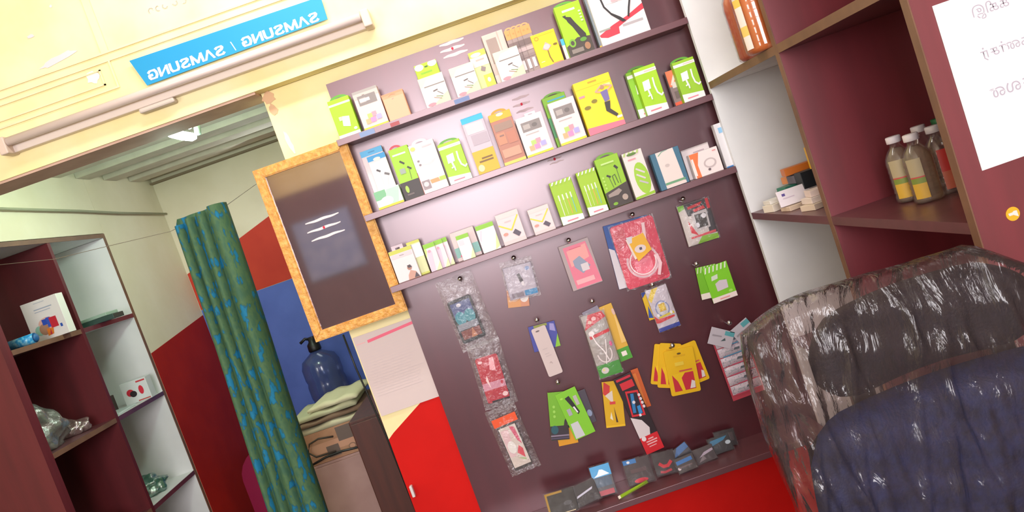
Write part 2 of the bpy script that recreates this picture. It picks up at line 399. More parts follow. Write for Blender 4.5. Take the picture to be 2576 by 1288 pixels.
# children are built in world coordinates minus the root location
def dpart(name, x0, x1, y0, y1, z0, z1, m, bev=0): return obj(name, B(x0, x1, y0-2.68, y1-2.68, z0, z1, bev), m, disp)
dpart('back_panel', -.408, .804, 2.68, 2.697, .50, 2.151, WOOD)
for z in (ZA, ZB, ZC):
    sh = dpart('shelf', -.3935, BX1, 2.5925, 2.6795, z-.02, z, SHELF)
    obj('shelf_lip', B(BX0-.012, BX1, 2.575-2.68, 2.592-2.68, z-.0205, z, .001), SHELF, sh)
dpart('shelf', -.40, .766, 2.50, 2.6795, ZD-.02, ZD, SHELF, .001)
for (u, v, y, w, a, th) in ((1138, 122, 2.6795, .085, .02, .011), (1312, 262, 2.6795, .06, .022, .009), (1395, 400, 2.6795, .05, .012, .006)):
    p = at(u, v, y=y); m = mat('ash_smear', 'dcc4c8', .9)
    ashmark(disp, p.x, p.z, w, a, y-2.68, th, True, m, name='ash_smear')
p = at(1165, 267, y=2.574)
for (u, v, w, h, c) in ((1167, 266, .05, .014, '6c7fae'), (930, 352, .05, .016, '7f93bd'), (1000, 330, .03, .012, 'a8454a')):
    p = at(u, v, y=2.574); obj('paper_scrap', B(p.x-w/2, p.x+w/2, -.1066, -.1054, ZA-.0185, ZA-.0185+h), ink(c), disp)

# ------------------------------------------------------------------ packages on the shelves
def quad(TL, TR, BL, BR, y):
    a, b, c, d = (at(*p, y=y) for p in (TL, TR, BL, BR))
    return (a.x+c.x)/2, (b.x+d.x)/2, (a.z+b.z)/2, (c.z+d.z)/2
def carton(name, label, cat, TL, TR, BL, BR, y, th, zs, col, prints, tab=None, group=None, side=None, bev=.0012, xr=0):
    x0, x1, zt, zb = quad(TL, TR, BL, BR, y)
    if zs is not None: zb = zs+.0006
    w, h = x1-x0, zt-zb
    t = thing(name, label, cat, ((x0+x1)/2, y, zb), group)
    if xr: t.rotation_euler = (0, xr, 0)
    obj('box', B(-w/2, w/2, 0, th, 0, h, bev), ink(col) if isinstance(col, str) else col, t)
    asp = h/w
    if callable(prints): prints = prints(asp)
    if prints: decal(t, w, h, 0, prints, x0=-w/2)
    if tab:
        kind, tc, tw, thh, tu = tab   # arch or flat hang tab
        bm = bmesh.new(); cx = -w/2+tu*w; hw = tw*w/2; hh = thh
        if kind == 'arch':
            outer = [(cx+hw*math.cos(PI*i/12), h+hh*math.sin(PI*i/12)) for i in range(13)]
            inner = [(cx+hw*.55*math.cos(PI*i/12), h+hh*.45*math.sin(PI*i/12)) for i in range(12, -1, -1)]
            prism(bm, outer+inner, th*.45, th*.45+.001)
        else:
            prism(bm, [(cx-hw, h), (cx-hw*.4, h), (cx-hw*.4, h+hh*.45), (cx+hw*.4, h+hh*.45), (cx+hw*.4, h), (cx+hw, h), (cx+hw, h+hh), (cx-hw, h+hh)], th*.45, th*.45+.001)
        obj('hang_tab', bm, ink(tc), t)
    return t
LIME, LIMED, WHT, PINK = 'a5dc14', '5d9c2c', 'f0ecea', 'ee8290'
def p_charger(asp):
    return [R_(WHT, 0, .86, 1, .93), R_('f0c8c0', .45, .88, .95, .91), P_(WHT, (0, 0), (1, 0), (1, .14), (0, .2)), R_(PINK, .2, .06, .7, .09),
            P_(WHT, (.2, .5), (.52, .52), (.55, .72), (.23, .7))] + [L_(WHT, [(.72, .72), (.7, .55), (.74, .4), (.88, .32), (.97, .36)], .07, asp), L_(WHT, [(.38, .5), (.4, .4)], .08, asp), L_(WHT, [(.3, .38), (.42, .4), (.42, .3)], .06, asp)]
def p_cubes(asp):
    return [R_('8c8280', .14, .62, .86, .86), R_('b3a8a4', .2, .68, .45, .8), E_('6f6664', .62, .74, .1, .05), R_('bcb0ae', .2, .54, .7, .56),
            R_('b6d070', .3, .26, .48, .38), R_('f59aa8', .48, .28, .66, .40), R_('f0b080', .18, .14, .36, .26), R_('f08fc0', .38, .15, .58, .27), R_('b0a8e0', .62, .18, .82, .3), R_('f0dc30', 0, 0, 1, .055)]
def p_stylus(asp):
    s = [P_('cfe0c0', (0, .7), (1, .8), (1, 1), (0, 1)), P_(WHT, (.12, .72), (.3, .9), (.95, .97), (1, .97), (1, .8), (.2, .72)), R_('8a7e78', .15, .66, .98, .70),
         P_(WHT, (.05, .1), (.95, .1), (1, .66), (.1, .66)), P_('c4dcb0', (.3, .04), (1, .04), (1, .36), (.65, .22)),
         E_('f58c96', .24, .08, .17, .055)]
    s += [L_('6b5a55', [(.45, .48), (.62, .5)], .05, asp), L_('7a6a60', [(.6, .44), (.78, .3)], .03, asp), L_('a8846a', [(.4, .28), (.68, .18)], .03, asp), L_('7e8a50', [(.5, .3), (.74, .24)], .03, asp)]
    return s
def p_earphone_dark(asp):
    return [R_('3a302f', 0, 0, 1, .34), R_(WHT, .12, .86, .8, .89), L_('2c2a28', [(.38, .74), (.55, .68)], .09, asp), L_('2c2a28', [(.66, .6), (.8, .55)], .09, asp),
            L_('2f3a20', [(.7, .55), (.66, .36)], .02, asp), R_('9aa69a', .22, .5, .5, .6), E_('a6c84a', .28, .2, .09, .07), R_('6b5c5a', .2, .08, .55, .11)]
def p_pens(asp):
    s = [P_(WHT, (0, 0), (1, 0), (1, .13), (0, .2)), R_(PINK, .25, .05, .75, .08)]
    for i, c in enumerate(('e8e4dc', 'c8dc8c', 'f0a848', '6cc0c0')):
        u = .22+.18*i; s += [R_('e4ecd4', u-.03, .55, u+.03, .68), R_(c, u-.015, .2, u+.015, .56)]
    for i in range(5): s.append(P_(WHT, (.05+.2*i, .93), (.12+.2*i, .93), (.2+.2*i, 1), (.13+.2*i, 1)))
    return s
def p_vband(asp):
    return [R_('e4d2d0', 0, .84, 1, 1), L_('e6d432', [(.03, .66), (.5, .42), (.93, .82)], .06, asp), R_('d0bcbc', .3, .7, .6, .73), E_('d89484', .2, .34, .11, .05), P_('55485a', (.5, .32), (.66, .42), (.86, .26), (.72, .16)), R_('dccaca', 0, 0, 1, .12)]
G1, G2, G3 = 'packs on the top shelf', 'packs on the second shelf', 'packs on the third shelf'
carton('charger_box', 'bright green charger box with white adapter, first from the left on the top shelf', 'box', (823, 257), (877, 238), (856, 352), (908, 337), 2.598, .045, ZA, LIME,
       lambda a: [R_(WHT, 0, .84, 1, .89), R_(WHT, 0, 0, 1, .09), P_(WHT, (.34, .3), (.66, .24), (.74, .5), (.42, .54)), E_('e8f0dc', .84, .16, .08, .035), R_('d8ecb8', .26, .44, .4, .54)], ('arch', LIMED, .85, .014, .5), G1)
carton('gadget_box', 'pale pink grey box with photo window and yellow base beside the orange box', 'box', (891, 231), (949, 213), (912, 336), (977, 313), 2.600, .04, ZA, 'e2cfc8',
       lambda a: [R_('a8a09c', 0, .93, 1, 1), R_('cdbdb6', 0, .8, 1, .93), R_('93807a', .35, .82, .45, .88)]+p_cubes(a)[:2]+[R_('f3e8e4', .2, .7, .6, .78)]+p_cubes(a)[4:], None, G1)
carton('plain_box', 'small plain orange card box on the top shelf near its left end', 'box', (961, 238), (1012, 224), (979, 311), (1035, 290), 2.602, .035, ZA, 'f0a078',
       lambda a: [R_('e6946c', 0, .94, 1, 1), L_('d88a66', [(.3, .88), (.45, .93), (.62, .9)], .02, a), R_('f4b08c', .04, .03, .96, .82), L_('e08a80', [(.42, .75), (.5, .78)], .03, a)], None, G1)
carton('header_card_pack', 'lime green header card with white blobs standing behind a white stylus box', 'box', (1042, 166), (1098, 148), (1075, 272), (1130, 254), 2.640, .02, ZA, LIME,
       lambda a: [E_(WHT, .2, .93, .2, .07), E_(WHT, .8, .95, .2, .07), R_('7fae20', .2, .78, .7, .81), R_('3e5a28', .44, .9, .58, .93)], None, G1)
carton('stylus_box', 'white stylus box in front of the lime header card, leftmost of three alike', 'box', (1049, 199), (1112, 182), (1077, 278), (1137, 257), 2.596, .03, ZA, WHT, p_stylus, None, 'white stylus boxes on the top shelf')
carton('stylus_box', 'white stylus box in the middle of three alike, left of a pale lime box', 'box', (1128, 173), (1186, 156), (1152, 248), (1213, 228), 2.596, .03, ZA, WHT, p_stylus, None, 'white stylus boxes on the top shelf')
carton('adapter_box', 'pale lime and pink adapter box between two white stylus boxes', 'box', (1177, 131), (1221, 123), (1208, 232), (1248, 215), 2.632, .03, ZA, 'd8e29a',
       lambda a: [R_('b8dc4c', 0, .86, 1, 1), E_(WHT, .4, .9, .3, .05), R_('f4dccc', 0, .6, 1, .84), R_('f0a8a0', .3, .74, .8, .78), P_('8a7878', (.4, .5), (.62, .44), (.74, .54), (.52, .6)), R_('c6dc40', .45, 0, 1, .36), E_('eef0c8', .7, .22, .1, .06)], None, G1)
carton('tall_gadget_box', 'tall grey beige box with a dark window behind the right stylus box', 'box', (1208, 92), (1262, 74), (1256, 217), (1306, 200), 2.642, .03, ZA, 'cdb8ae',
       lambda a: [R_('9b867e', .14, .42, .62, .9), R_('b09a90', .22, .55, .45, .62), R_('ddcbc4', 0, 0, 1, .2), R_('baa298', .7, 0, .74, 1)], None, G1)
carton('stylus_box', 'white stylus box right of the tall beige box, rightmost of three alike', 'box', (1238, 134), (1301, 114), (1264, 208), (1322, 185), 2.596, .03, ZA, WHT, p_stylus, None, 'white stylus boxes on the top shelf')
for i in range(4):
    dx = i*13
    carton('blister_pack', ['orange topped grey blister pack, front left of the fan beside the yellow box', 'orange topped grey blister pack, second in the fan beside the yellow box', 'orange topped grey blister pack, third in the fan beside the yellow box', 'orange topped grey blister pack touching the yellow box'][i], 'blister pack',
           (1266+dx, 80-dx*.33), (1290+dx, 72-dx*.33), (1308+dx, 196-dx*.34), (1332+dx, 188-dx*.34), 2.628-.006*i, .005, ZA, '9b8784',
           lambda a: [R_('f09a58', 0, .8, 1, 1), E_('e08a48', .3, .9, .1, .02), E_('e08a48', .7, .9, .1, .02), R_('75605e', 0, .6, 1, .72), R_('c0a8a8', 0, .48, 1, .56), R_('8f7a78', 0, .34, 1, .4), R_('f0dcdc', .2, .1, .5, .3), R_('6a5856', .6, .1, .7, .3)],
           ('arch', 'f0a068', .8, .008, .5), 'fan of orange topped blister packs')
carton('speaker_box', 'small yellow box with a round pink gadget print on the top shelf', 'box', (1333, 91), (1391, 72), (1362, 174), (1421, 151), 2.598, .025, ZA, 'f2d80c',
       lambda a: [E_('c89a10', .2, .86, .1, .06), E_('f2d80c', .2, .86, .05, .03), R_('e8c800', .04, .92, .96, .95), P_('e0a8a0', (.3, .52), (.5, .44), (.7, .56), (.5, .7)), E_('ecc4c0', .5, .56, .13, .08), L_('8a6a10', [(.5, .44), (.5, .25), (.56, .08)], .05, a), E_('7a6010', .86, .56, .09, .03), R_('f0905a', .55, .02, .95, .05), R_('f4ecc0', .1, .16, .25, .18)], None, G1)
carton('slim_pack', 'slim white pack with a sky blue top squeezed between yellow and green boxes', 'box', (1407, 100), (1416, 97), (1427, 151), (1434, 148), 2.612, .02, ZA, 'f0dede', lambda a: [R_('48b4e4', 0, .7, 1, 1)], None, G1)
carton('car_charger_box', 'large green and charcoal box with black charger print on the top shelf', 'box', (1390, 21), (1452, 1), (1437, 144), (1500, 121), 2.600, .04, ZA, LIME,
       lambda a: [R_(WHT, .25, .86, .75, .9), P_('4a4038', (0, 0), (1, 0), (1, .3), (.5, .34), (0, .22)), P_('37302c', (.28, .78), (.5, .74), (.6, .62), (.86, .36), (.84, .26), (.64, .3), (.45, .56), (.34, .66)), P_('37302c', (.2, .8), (.3, .72), (.34, .8)),
                  E_('7cb42c', .26, .26, .13, .08), E_('4a4038', .26, .26, .07, .045), E_('5e9a34', .7, .27, .13, .04), R_('8c8078', .14, .06, .6, .14), E_('a87a58', .78, .13, .11, .07)]+[E_('dcf0b0', .88, .8-.06*i, .05, .018) for i in range(4)],
       ('arch', LIMED, .8, .012, .4), G1)
carton('slim_dark_box', 'slim slate blue box edge with yellow foot between the charger box and headset box', 'box', (1470, -20), (1481, -24), (1504, 124), (1514, 120), 2.618, .03, ZA, '7c848e', lambda a: [R_('c84858', .8, .05, 1, 1), R_('e0b020', 0, 0, 1, .05)], None, G1)
carton('headset_box', 'large white box with black neckband headset and red swoosh, right end of top shelf', 'box', (1472, -22), (1590, -62), (1515, 116), (1639, 72), 2.598, .05, ZA, 'eee6e6',
       lambda a: [P_('d63a4c', (0, .2), (.3, .3), (.65, .38), (1, .5), (1, .40), (.6, .3), (.42, .24), (.4, .13), (.15, .12), (.02, .16)), R_('e6dce0', 0, 0, 1, .10), R_('b4acb0', .5, .22, .92, .26), R_('a0a098', .02, .25, .25, .28),
                  L_('2e2a2c', [(.28, .98), (.24, .8), (.26, .64), (.36, .48), (.48, .36), (.56, .32)], .035, a), L_('2e2a2c', [(.84, .98), (.84, .8), (.8, .66), (.72, .5), (.66, .36)], .035, a), P_('2e2a2c', (.34, .52), (.5, .40), (.6, .30), (.52, .3), (.38, .44)),
                  R_('f2b0b8', .42, .68, .72, .71), R_('caa0a8', .4, .74, .68, .77), R_('c8b8bc', .3, .66, .55, .665)], None, G1)
# second shelf
carton('earphone_box', 'white hanging pack with blue header at the far left of the second shelf, rear one', 'box', (911, 379), (967, 364), (950, 535), (1003, 515), 2.640, .02, ZB, 'ead9dc', lambda a: [R_('58b8ea', 0, .9, 1, 1), R_('3a90c8', .35, .94, .65, .96)], None, G2)
carton('earphone_box', 'white earphone pack with blue header, in front at the left end of second shelf', 'box', (928, 391), (972, 382), (958, 520), (1005, 505), 2.625, .012, ZB, 'f0e4e6', lambda a: [R_('38a8e8', 0, .9, 1, 1), E_(WHT, .5, .92, .2, .03), L_('4a4448', [(.3, .72), (.45, .68)], .1, a), L_('6a6468', [(.65, .62), (.85, .58)], .12, a), L_('c8c0c4', [(.4, .66), (.42, .4), (.6, .36), (.75, .55)], .02, a)], None, G2)
carton('small_box', 'small mint and white box with yellow base, front left corner of second shelf', 'box', (940, 485), (1001, 464), (955, 534), (1019, 509), 2.588, .035, ZB, 'dce8dc', lambda a: [R_('7cba8c', 0, .5, .45, 1), P_('b8d8c8', (.3, .1), (.8, .1), (1, .95), (.5, .95)), E_(WHT, .4, .35, .25, .25), R_('e8cc30', 0, 0, 1, .12)], None, G2)
carton('earphone_box', 'lime green box with dark foot and red tab, second shelf beside the white card box', 'box', (978, 379), (1027, 362), (1019, 507), (1065, 492), 2.600, .03, ZB, '9fce22', p_earphone_dark, ('arch', 'd8485a', .6, .012, .35), G2)
carton('cable_box', 'white card pack with rounded tab and orange green foot strip on the second shelf', 'box', (1027, 369), (1087, 348), (1068, 492), (1131, 468), 2.600, .028, ZB, 'efdfe2',
       lambda a: [R_('c85060', 0, 0, .02, .45), P_('f09c68', (.4, .16), (.75, .16), (.72, .24), (.38, .24)), R_('b0cc50', .75, .16, 1, .24), R_('9c8c90', .05, .08, .36, .26), E_('d8ccd0', .2, .18, .1, .05), E_('c8d870', .14, .92, .1, .04), R_('d0c4c8', .5, .9, .9, .93), E_('8a7c80', .2, .66, .05, .02), E_('8a7c80', .22, .58, .05, .02), L_('e0ced2', [(.3, .6), (.6, .56), (.85, .62)], .03, a)], ('arch', 'efdfe2', .6, .014, .45), G2)
carton('charger_box', 'green charger box with white adapter and dark green tab, left half of second shelf', 'box', (1101, 365), (1155, 348), (1133, 468), (1188, 447), 2.600, .03, ZB, 'a8d420', p_charger, ('arch', LIMED, .85, .011, .5), G2)
carton('cable_pack', 'tall grey clear pack with sky blue top and amber lower half on the second shelf', 'box', (1154, 302), (1205, 285), (1210, 442), (1266, 422), 2.602, .025, ZB, 'cdbcc8', lambda a: [R_('30b4ea', 0, .9, 1, 1), R_('dccad0', .1, .7, .9, .88), R_('b8a8b4', .2, .5, .95, .68), R_('e8b020', 0, 0, 1, .40), R_('7a5a18', .35, .24, .85, .27), R_('7a5a18', .2, .19, .85, .22), E_('ecd8a8', .2, .1, .14, .06)], None, G2)
carton('blister_pack', 'brown see-through blister pack with an amber hanging top on the second shelf', 'blister pack', (1229, 292), (1278, 274), (1270, 422), (1328, 398), 2.604, .025, ZB, 'b87a66', lambda a: [R_('eeb018', 0, .86, 1, 1), E_('ecd8c8', .5, .96, .16, .03), R_('a08070', .1, .66, .9, .8), R_('cf8868', .08, .4, .45, .62), R_('c07a62', .52, .38, .92, .6), R_('8f6a60', .2, .55, .4, .58), R_('d89a80', .1, .14, .9, .3), R_('eecc60', 0, 0, 1, .06)], ('arch', 'eeb018', .7, .012, .5), G2)
carton('gadget_box', 'white box with grey photo and colour cubes right of the amber topped pack', 'box', (1294, 301), (1359, 280), (1329, 399), (1396, 377), 2.600, .03, ZB, 'f0dcdc', p_cubes, ('flat', 'f4e8e8', .4, .009, .6), G2)
carton('charger_box', 'green box with tab mostly hidden behind a white cube-print box', 'box', (1363, 247), (1421, 231), (1400, 366), (1458, 350), 2.645, .02, ZB, '88c41c', lambda a: [R_('40b0d0', .2, .9, .95, .93), R_('4ca060', .0, .2, .2, .6)], ('arch', '6fae24', .8, .01, .5), G2)
carton('gadget_box', 'white box with grey photo and colour cubes touching the big yellow box', 'box', (1374, 262), (1437, 243), (1415, 367), (1482, 345), 2.600, .03, ZB, 'f0dada', p_cubes, None, G2)
carton('earphone_box', 'large yellow box with a raised-arm figure print and pink foot, second shelf', 'box', (1440, 214), (1528, 180), (1485, 342), (1576, 309), 2.596, .05, ZB, 'fae01c',
       lambda a: [L_('d8b818', [(0, .86), (1, .86)], .012, a), R_('c8a020', .38, .92, .62, .95), R_('f6f0a0', .66, .78, .94, .82), P_('f07a90', (0, 0), (1, 0), (1, .09), (0, .14)), R_('f090a0', .04, .7, .2, .74), E_('8a7a18', .18, .5, .09, .035), E_('8a7a18', .4, .58, .08, .035),
                  P_('7a6ca8', (.62, .7), (.82, .72), (.8, .52), (.66, .5)), P_('3c342c', (.64, .5), (.8, .5), (.74, .36), (.9, .22), (.84, .18), (.62, .34)), E_('b88a70', .7, .78, .06, .04), L_('d8a890', [(.62, .7), (.5, .73), (.66, .8)], .04, a), L_('d8a890', [(.82, .7), (.96, .75), (.76, .81)], .04, a), R_(WHT, .84, .15, .98, .19)], None, G2)
carton('charger_box', 'green charger box edge showing behind left of another, right half of second shelf', 'box', (1576, 184), (1634, 164), (1607, 296), (1664, 276), 2.635, .03, ZB, '8cc41c', p_charger, ('arch', LIMED, .8, .012, .5), G2)
carton('charger_box', 'green charger box with white adapter standing in front right of its twin', 'box', (1592, 173), (1647, 161), (1628, 291), (1682, 270), 2.598, .03, ZB, 'a8d81c', p_charger, None, G2)
carton('blister_pack', 'narrow orange and grey pack beside the last green charger box', 'blister pack', (1666, 184), (1700, 172), (1705, 261), (1740, 248), 2.630, .02, ZB, '8a7474', lambda a: [R_('e87850', 0, .55, 1, 1), P_('e8d0c8', (.1, .6), (.3, .6), (.8, .95), (.6, .95)), R_('d8c8c4', .2, .5, .9, .66), R_('e05838', 0, 0, 1, .1), R_('6c5a58', .2, .2, .8, .4)], None, G2)
carton('charger_box', 'green charger box with white adapter at the right end of the second shelf', 'box', (1682, 163), (1736, 143), (1729, 251), (1780, 232), 2.598, .03, ZB, '98c828', p_charger, ('arch', LIMED, .85, .011, .4), G2)
# third shelf
carton('phone_case_box', 'white pack with a small portrait print and green top, left end of third shelf', 'box', (974, 634), (1034, 618), (1006, 714), (1060, 695), 2.594, .02, ZC, 'ecdadc', lambda a: [R_('c8ca50', 0, .88, 1, 1), R_('dccad0', .05, .74, .95, .86), R_('9a8a90', .4, .79, .6, .81), P_('c89888', (.45, 0), (.95, 0), (.85, .2), (.65, .28), (.5, .15)), E_('a87868', .64, .36, .1, .07), P_('4a3a40', (.6, .36), (.56, .44), (.7, .45), (.76, .36)), P_('4c4048', (.72, .02), (.95, .02), (.85, .18))], ('flat', 'cbb8c2', .5, .014, .42), G3)
carton('phone_case_box', 'pale green and white pack half hidden at left of third shelf', 'box', (1020, 612), (1053, 601), (1052, 697), (1083, 687), 2.618, .02, ZC, 'dbe0a8', lambda a: [R_('c8ca50', 0, .93, 1, 1), R_('fbfbf8', .3, .52, 1, .9), R_('ccd05c', 0, 0, 1, .06)], None, G3)
for i in range(3):
    dx = (0, 24, 38)[i]
    carton('screen_guard_pack', ['pink and white pack with green top, first of three slim ones on third shelf', 'pink and white pack with green top, middle of three slim ones on third shelf', 'white edge pack with green top, last of three slim ones on third shelf'][i], 'pack',
           (1063+dx, 617-dx*.34), (1092+dx*.8, 607-dx*.36), (1087+dx, 690-dx*.38), (1113+dx*.82, 680-dx*.38), 2.594+.012*i, .008, ZC, 'f0dce0', lambda a: [R_('8cc62c', 0, .84, 1, 1), P_('c8e07c', (0, .5), (.2, .75), (.2, .84), (0, .84)), P_('ddc8d8', (0, 0), (.4, 0), (.6, .7), (.2, .75)), P_('d8e4b0', (.5, 0), (1, 0), (1, .3)), E_('f0a0b4', .4, .72, .14, .05)], None, 'three slim green topped packs')
carton('adapter_box', 'grey beige box with teal bands behind a green topped pack on third shelf', 'box', (1132, 587), (1190, 569), (1152, 662), (1214, 642), 2.622, .03, ZC, 'd6c2c0', lambda a: [R_('7fb0a8', 0, .12, .2, .46), R_('84b8b0', .74, .12, 1, .46), E_('e05a80', .2, .16, .05, .04)], None, G3)
carton('screen_guard_pack', 'white pack with green top standing before the grey beige box on third shelf', 'pack', (1146, 595), (1176, 585), (1166, 658), (1198, 648), 2.596, .015, ZC, 'f7eff0', lambda a: [R_('8cc62c', 0, .84, 1, 1), R_('f0d4dc', .1, .6, .5, .8), P_('dcf0b0', (.6, 0), (1, 0), (1, .4))], None, G3)
carton('screen_guard_pack', 'wide bright white pack with green top in the middle of third shelf', 'pack', (1194, 572), (1238, 555), (1219, 642), (1262, 626), 2.594, .02, ZC, 'f9f4f4', lambda a: [R_('8cc62c', 0, .84, 1, 1), P_('f0d0dc', (.1, .4), (.3, .8), (.2, .8), (.02, .5)), P_('cfe49c', (.7, .0), (.98, .1), (1, .6))], None, G3)
carton('cable_box', 'blush box with a yellow V stripe, left of two alike on the third shelf', 'box', (1246, 543), (1299, 525), (1269, 621), (1327, 601), 2.598, .03, ZC, 'ecd4d6', p_vband, None, 'blush boxes with a yellow V stripe')
carton('cable_box', 'blush box with a yellow V stripe, right of two alike on the third shelf', 'box', (1325, 530), (1376, 513), (1348, 593), (1400, 575), 2.598, .025, ZC, 'eed6d6', p_vband, None, 'blush boxes with a yellow V stripe')
carton('stylus_pack', 'green pen pack with four stylus pens and white foot, lower left of two', 'box', (1383, 461), (1432, 445), (1414, 568), (1474, 549), 2.598, .025, ZC, 'a0c814', p_pens, None, 'green four-pen packs')
carton('stylus_pack', 'green pen pack with four stylus pens touching the charcoal footed earphone box', 'box', (1447, 437), (1493, 421), (1486, 546), (1534, 528), 2.598, .025, ZC, 'a0c814', p_pens, None, 'green four-pen packs')
carton('earphone_box', 'green earphone box with charcoal lower third on the third shelf', 'box', (1494, 403), (1548, 387), (1536, 527), (1598, 504), 2.596, .035, ZC, '94c41c', lambda a: [P_('40342e', (0, 0), (1, 0), (1, .42), (0, .32)), L_('2c2820', [(.72, .78), (.8, .72)], .1, a), L_('2c2820', [(.3, .64), (.42, .6)], .08, a), L_('4c6428', [(.36, .6), (.42, .38)], .025, a), L_('4c6428', [(.76, .7), (.76, .42)], .025, a), L_('3c5020', [(.52, .42), (.5, .6), (.62, .62), (.66, .44)], .03, a), R_('c8e48c', .2, .86, .75, .89), P_('9c8c84', (.1, .28), (.6, .34), (.7, .28), (.5, .22), (.1, .22)), E_('b09c90', .74, .14, .12, .06), E_('7cb020', .28, .07, .1, .03)]+[E_('b8e060', .12, .62-.07*i, .04, .02) for i in range(4)], ('arch', '78b428', .8, .012, .5), G3)
carton('cable_box', 'white and lime cable box with striped top on the third shelf', 'box', (1559, 390), (1611, 373), (1606, 503), (1651, 486), 2.598, .03, ZC, 'ecdcd8', lambda a: [E_('a0cc34', .62, .4, .36, .34), L_('d8ccd0', [(.45, .62), (.8, .5)], .08, a), L_('d8ccd0', [(.4, .5), (.75, .38)], .08, a), L_('c0b8c0', [(.45, .36), (.8, .26)], .08, a), R_('e898a0', .2, .82, .6, .85), P_('98c428', (0, 0), (1, .02), (1, .08), (0, .05))]+[P_('b4cc78', (.02+.22*i, .93), (.12+.22*i, .93), (.2+.22*i, 1), (.1+.22*i, 1)) for i in range(4)]+[E_('5c8030', .45, .94, .25, .03)], None, G3)
carton('cable_box', 'teal box with a beige front window near the right of third shelf', 'box', (1629, 392), (1704, 367), (1670, 478), (1736, 454), 2.598, .035, ZC, '40708a', lambda a: [P_('e8d8d2', (.2, .02), (.86, .02), (.8, 1), (.18, 1)), L_('7ca890', [(.25, .9), (.4, .98), (.6, 1)], .03, a), R_('6ca078', .2, .1, .9, .16), E_('cbbcb8', .45, .6, .08, .04), R_('e6d2cc', .2, .01, .9, .09)], None, G3)
carton('flat_box', 'white grey flat box leaning behind the orange edged cable box', 'box', (1712, 380), (1780, 357), (1738, 460), (1806, 437), 2.640, .025, ZC, 'e4d8d8', lambda a: [R_('b8a4ac', .4, .8, .8, .84), R_('c0b4b4', 0, .96, 1, 1)], None, G3)
carton('cable_box', 'white square cable box with orange left stripe near the right end of third shelf', 'box', (1725, 393), (1804, 367), (1759, 452), (1821, 430), 2.598, .03, ZC, 'f0e0de', lambda a: [P_('ec7840', (.05, 0), (.22, 0), (.2, .5), (.34, 1), (0, 1)), R_('f4e4e0', .03, .1, .1, .8), E_('c8b8b8', .62, .45, .22, .2), E_('f0e0de', .62, .45, .16, .14), E_('6a5c60', .54, .2, .05, .05), R_('e49090', .8, .86, .92, .9)], None, G3)
carton('slim_box', 'tall narrow white box with blue marks against the white panel, right end of third shelf', 'box', (1795, 314), (1814, 307), (1828, 423), (1846, 417), 2.600, .03, ZC, 'dcd8dc', lambda a: [R_('88b8dc', .4, .78, .9, .9), R_('3478b8', 0, 0, 1, .03)], None, G3)

# ------------------------------------------------------------------ hooks and hanging packs
def hook(u, v):
    p = at(u, v, y=2.64); p.x, p.z = p.x, p.z
    bm = bmesh.new(); tube(bm, [(p.x, -.0005, p.z), (p.x, -.045, p.z-.002), (p.x, -.062, p.z+.006)], .0025, 8)
    lathe_b = bmesh.ops.create_uvsphere(bm, u_segments=12, v_segments=8, radius=.008, matrix=Matrix.Translation((p.x, -.063, p.z+.008)))
    obj('hook', bm, STEEL, disp, True)
def hang(name, label, cat, TL, TR, BL, BR, y, col, prints, th=.003, group=None, pouch=None, puff=0, bev=.0006, curve=0, rnd=0):
    """flat pack hanging in the board plane; tilt comes from its corner points. pouch=(l,r,t,b) margins of a clear bag"""
    a, b, c, d = (at(*p, y=y) for p in (TL, TR, BL, BR))
    w = ((b-a).length+(d-c).length)/2; h = ((a-c).length+(b-d).length)/2
    ctr = (a+b+c+d)/4; upv = ((a+b)-(c+d)); ang = math.atan2(upv.x, upv.z)
    t = thing(name, label, cat, (ctr.x, y, ctr.z), group, (0, ang, 0))
    if rnd:
        bm = bmesh.new(); pts = []
        for cx, cz, a0 in ((w/2-rnd, h/2-rnd, 0), (-w/2+rnd, h/2-rnd, PI/2), (-w/2+rnd, -h/2+rnd, PI), (w/2-rnd, -h/2+rnd, 1.5*PI)):
            pts += [(cx+rnd*math.cos(a0+PI/2*k/4), cz+rnd*math.sin(a0+PI/2*k/4)) for k in range(5)]
        prism(bm, pts, 0, th)
    else: bm = B(-w/2, w/2, 0, th, -h/2, h/2, bev)
    obj('card', bm, ink(col) if isinstance(col, str) else col, t)
    if callable(prints): prints = prints(h/w)
    if prints: decal(t, w, h, 0, prints, x0=-w/2, z0=-h/2)
    if pouch:
        l, r, tp, bt = pouch; X0, X1, Z0, Z1 = -w/2-l, w/2+r, -h/2-bt, h/2+tp
        bm = bmesh.new(); nx, nz = 12, 18
        for s in (-1, 1):
            g = [[bm.verts.new((X0+(X1-X0)*i/nx, th/2+s*(.0005+(puff+th*.6)*max(0, math.sin(PI*i/nx))**.4*max(0, math.sin(PI*j/nz))**.4)+random.uniform(-.0012, .0012)*(0 < i < nx), Z0+(Z1-Z0)*j/nz+(.002*math.sin(i*2.1) if j in (0, nz) else 0))) for j in range(nz+1)] for i in range(nx+1)]
            for i in range(nx):
                for j in range(nz): bm.faces.new((g[i][j], g[i+1][j], g[i+1][j+1], g[i][j+1]))
        obj('clear_pouch', bm, CLEAR, t, True)
    return t
HY = 2.655
for p in ((1160, 705), (1294, 653), (1431, 609), (1716, 506), (1490, 761), (1352, 808), (1404, 963), (1690, 872), (1750, 668), (1590, 545), (1640, 720), (1832, 815)): hook(*p)
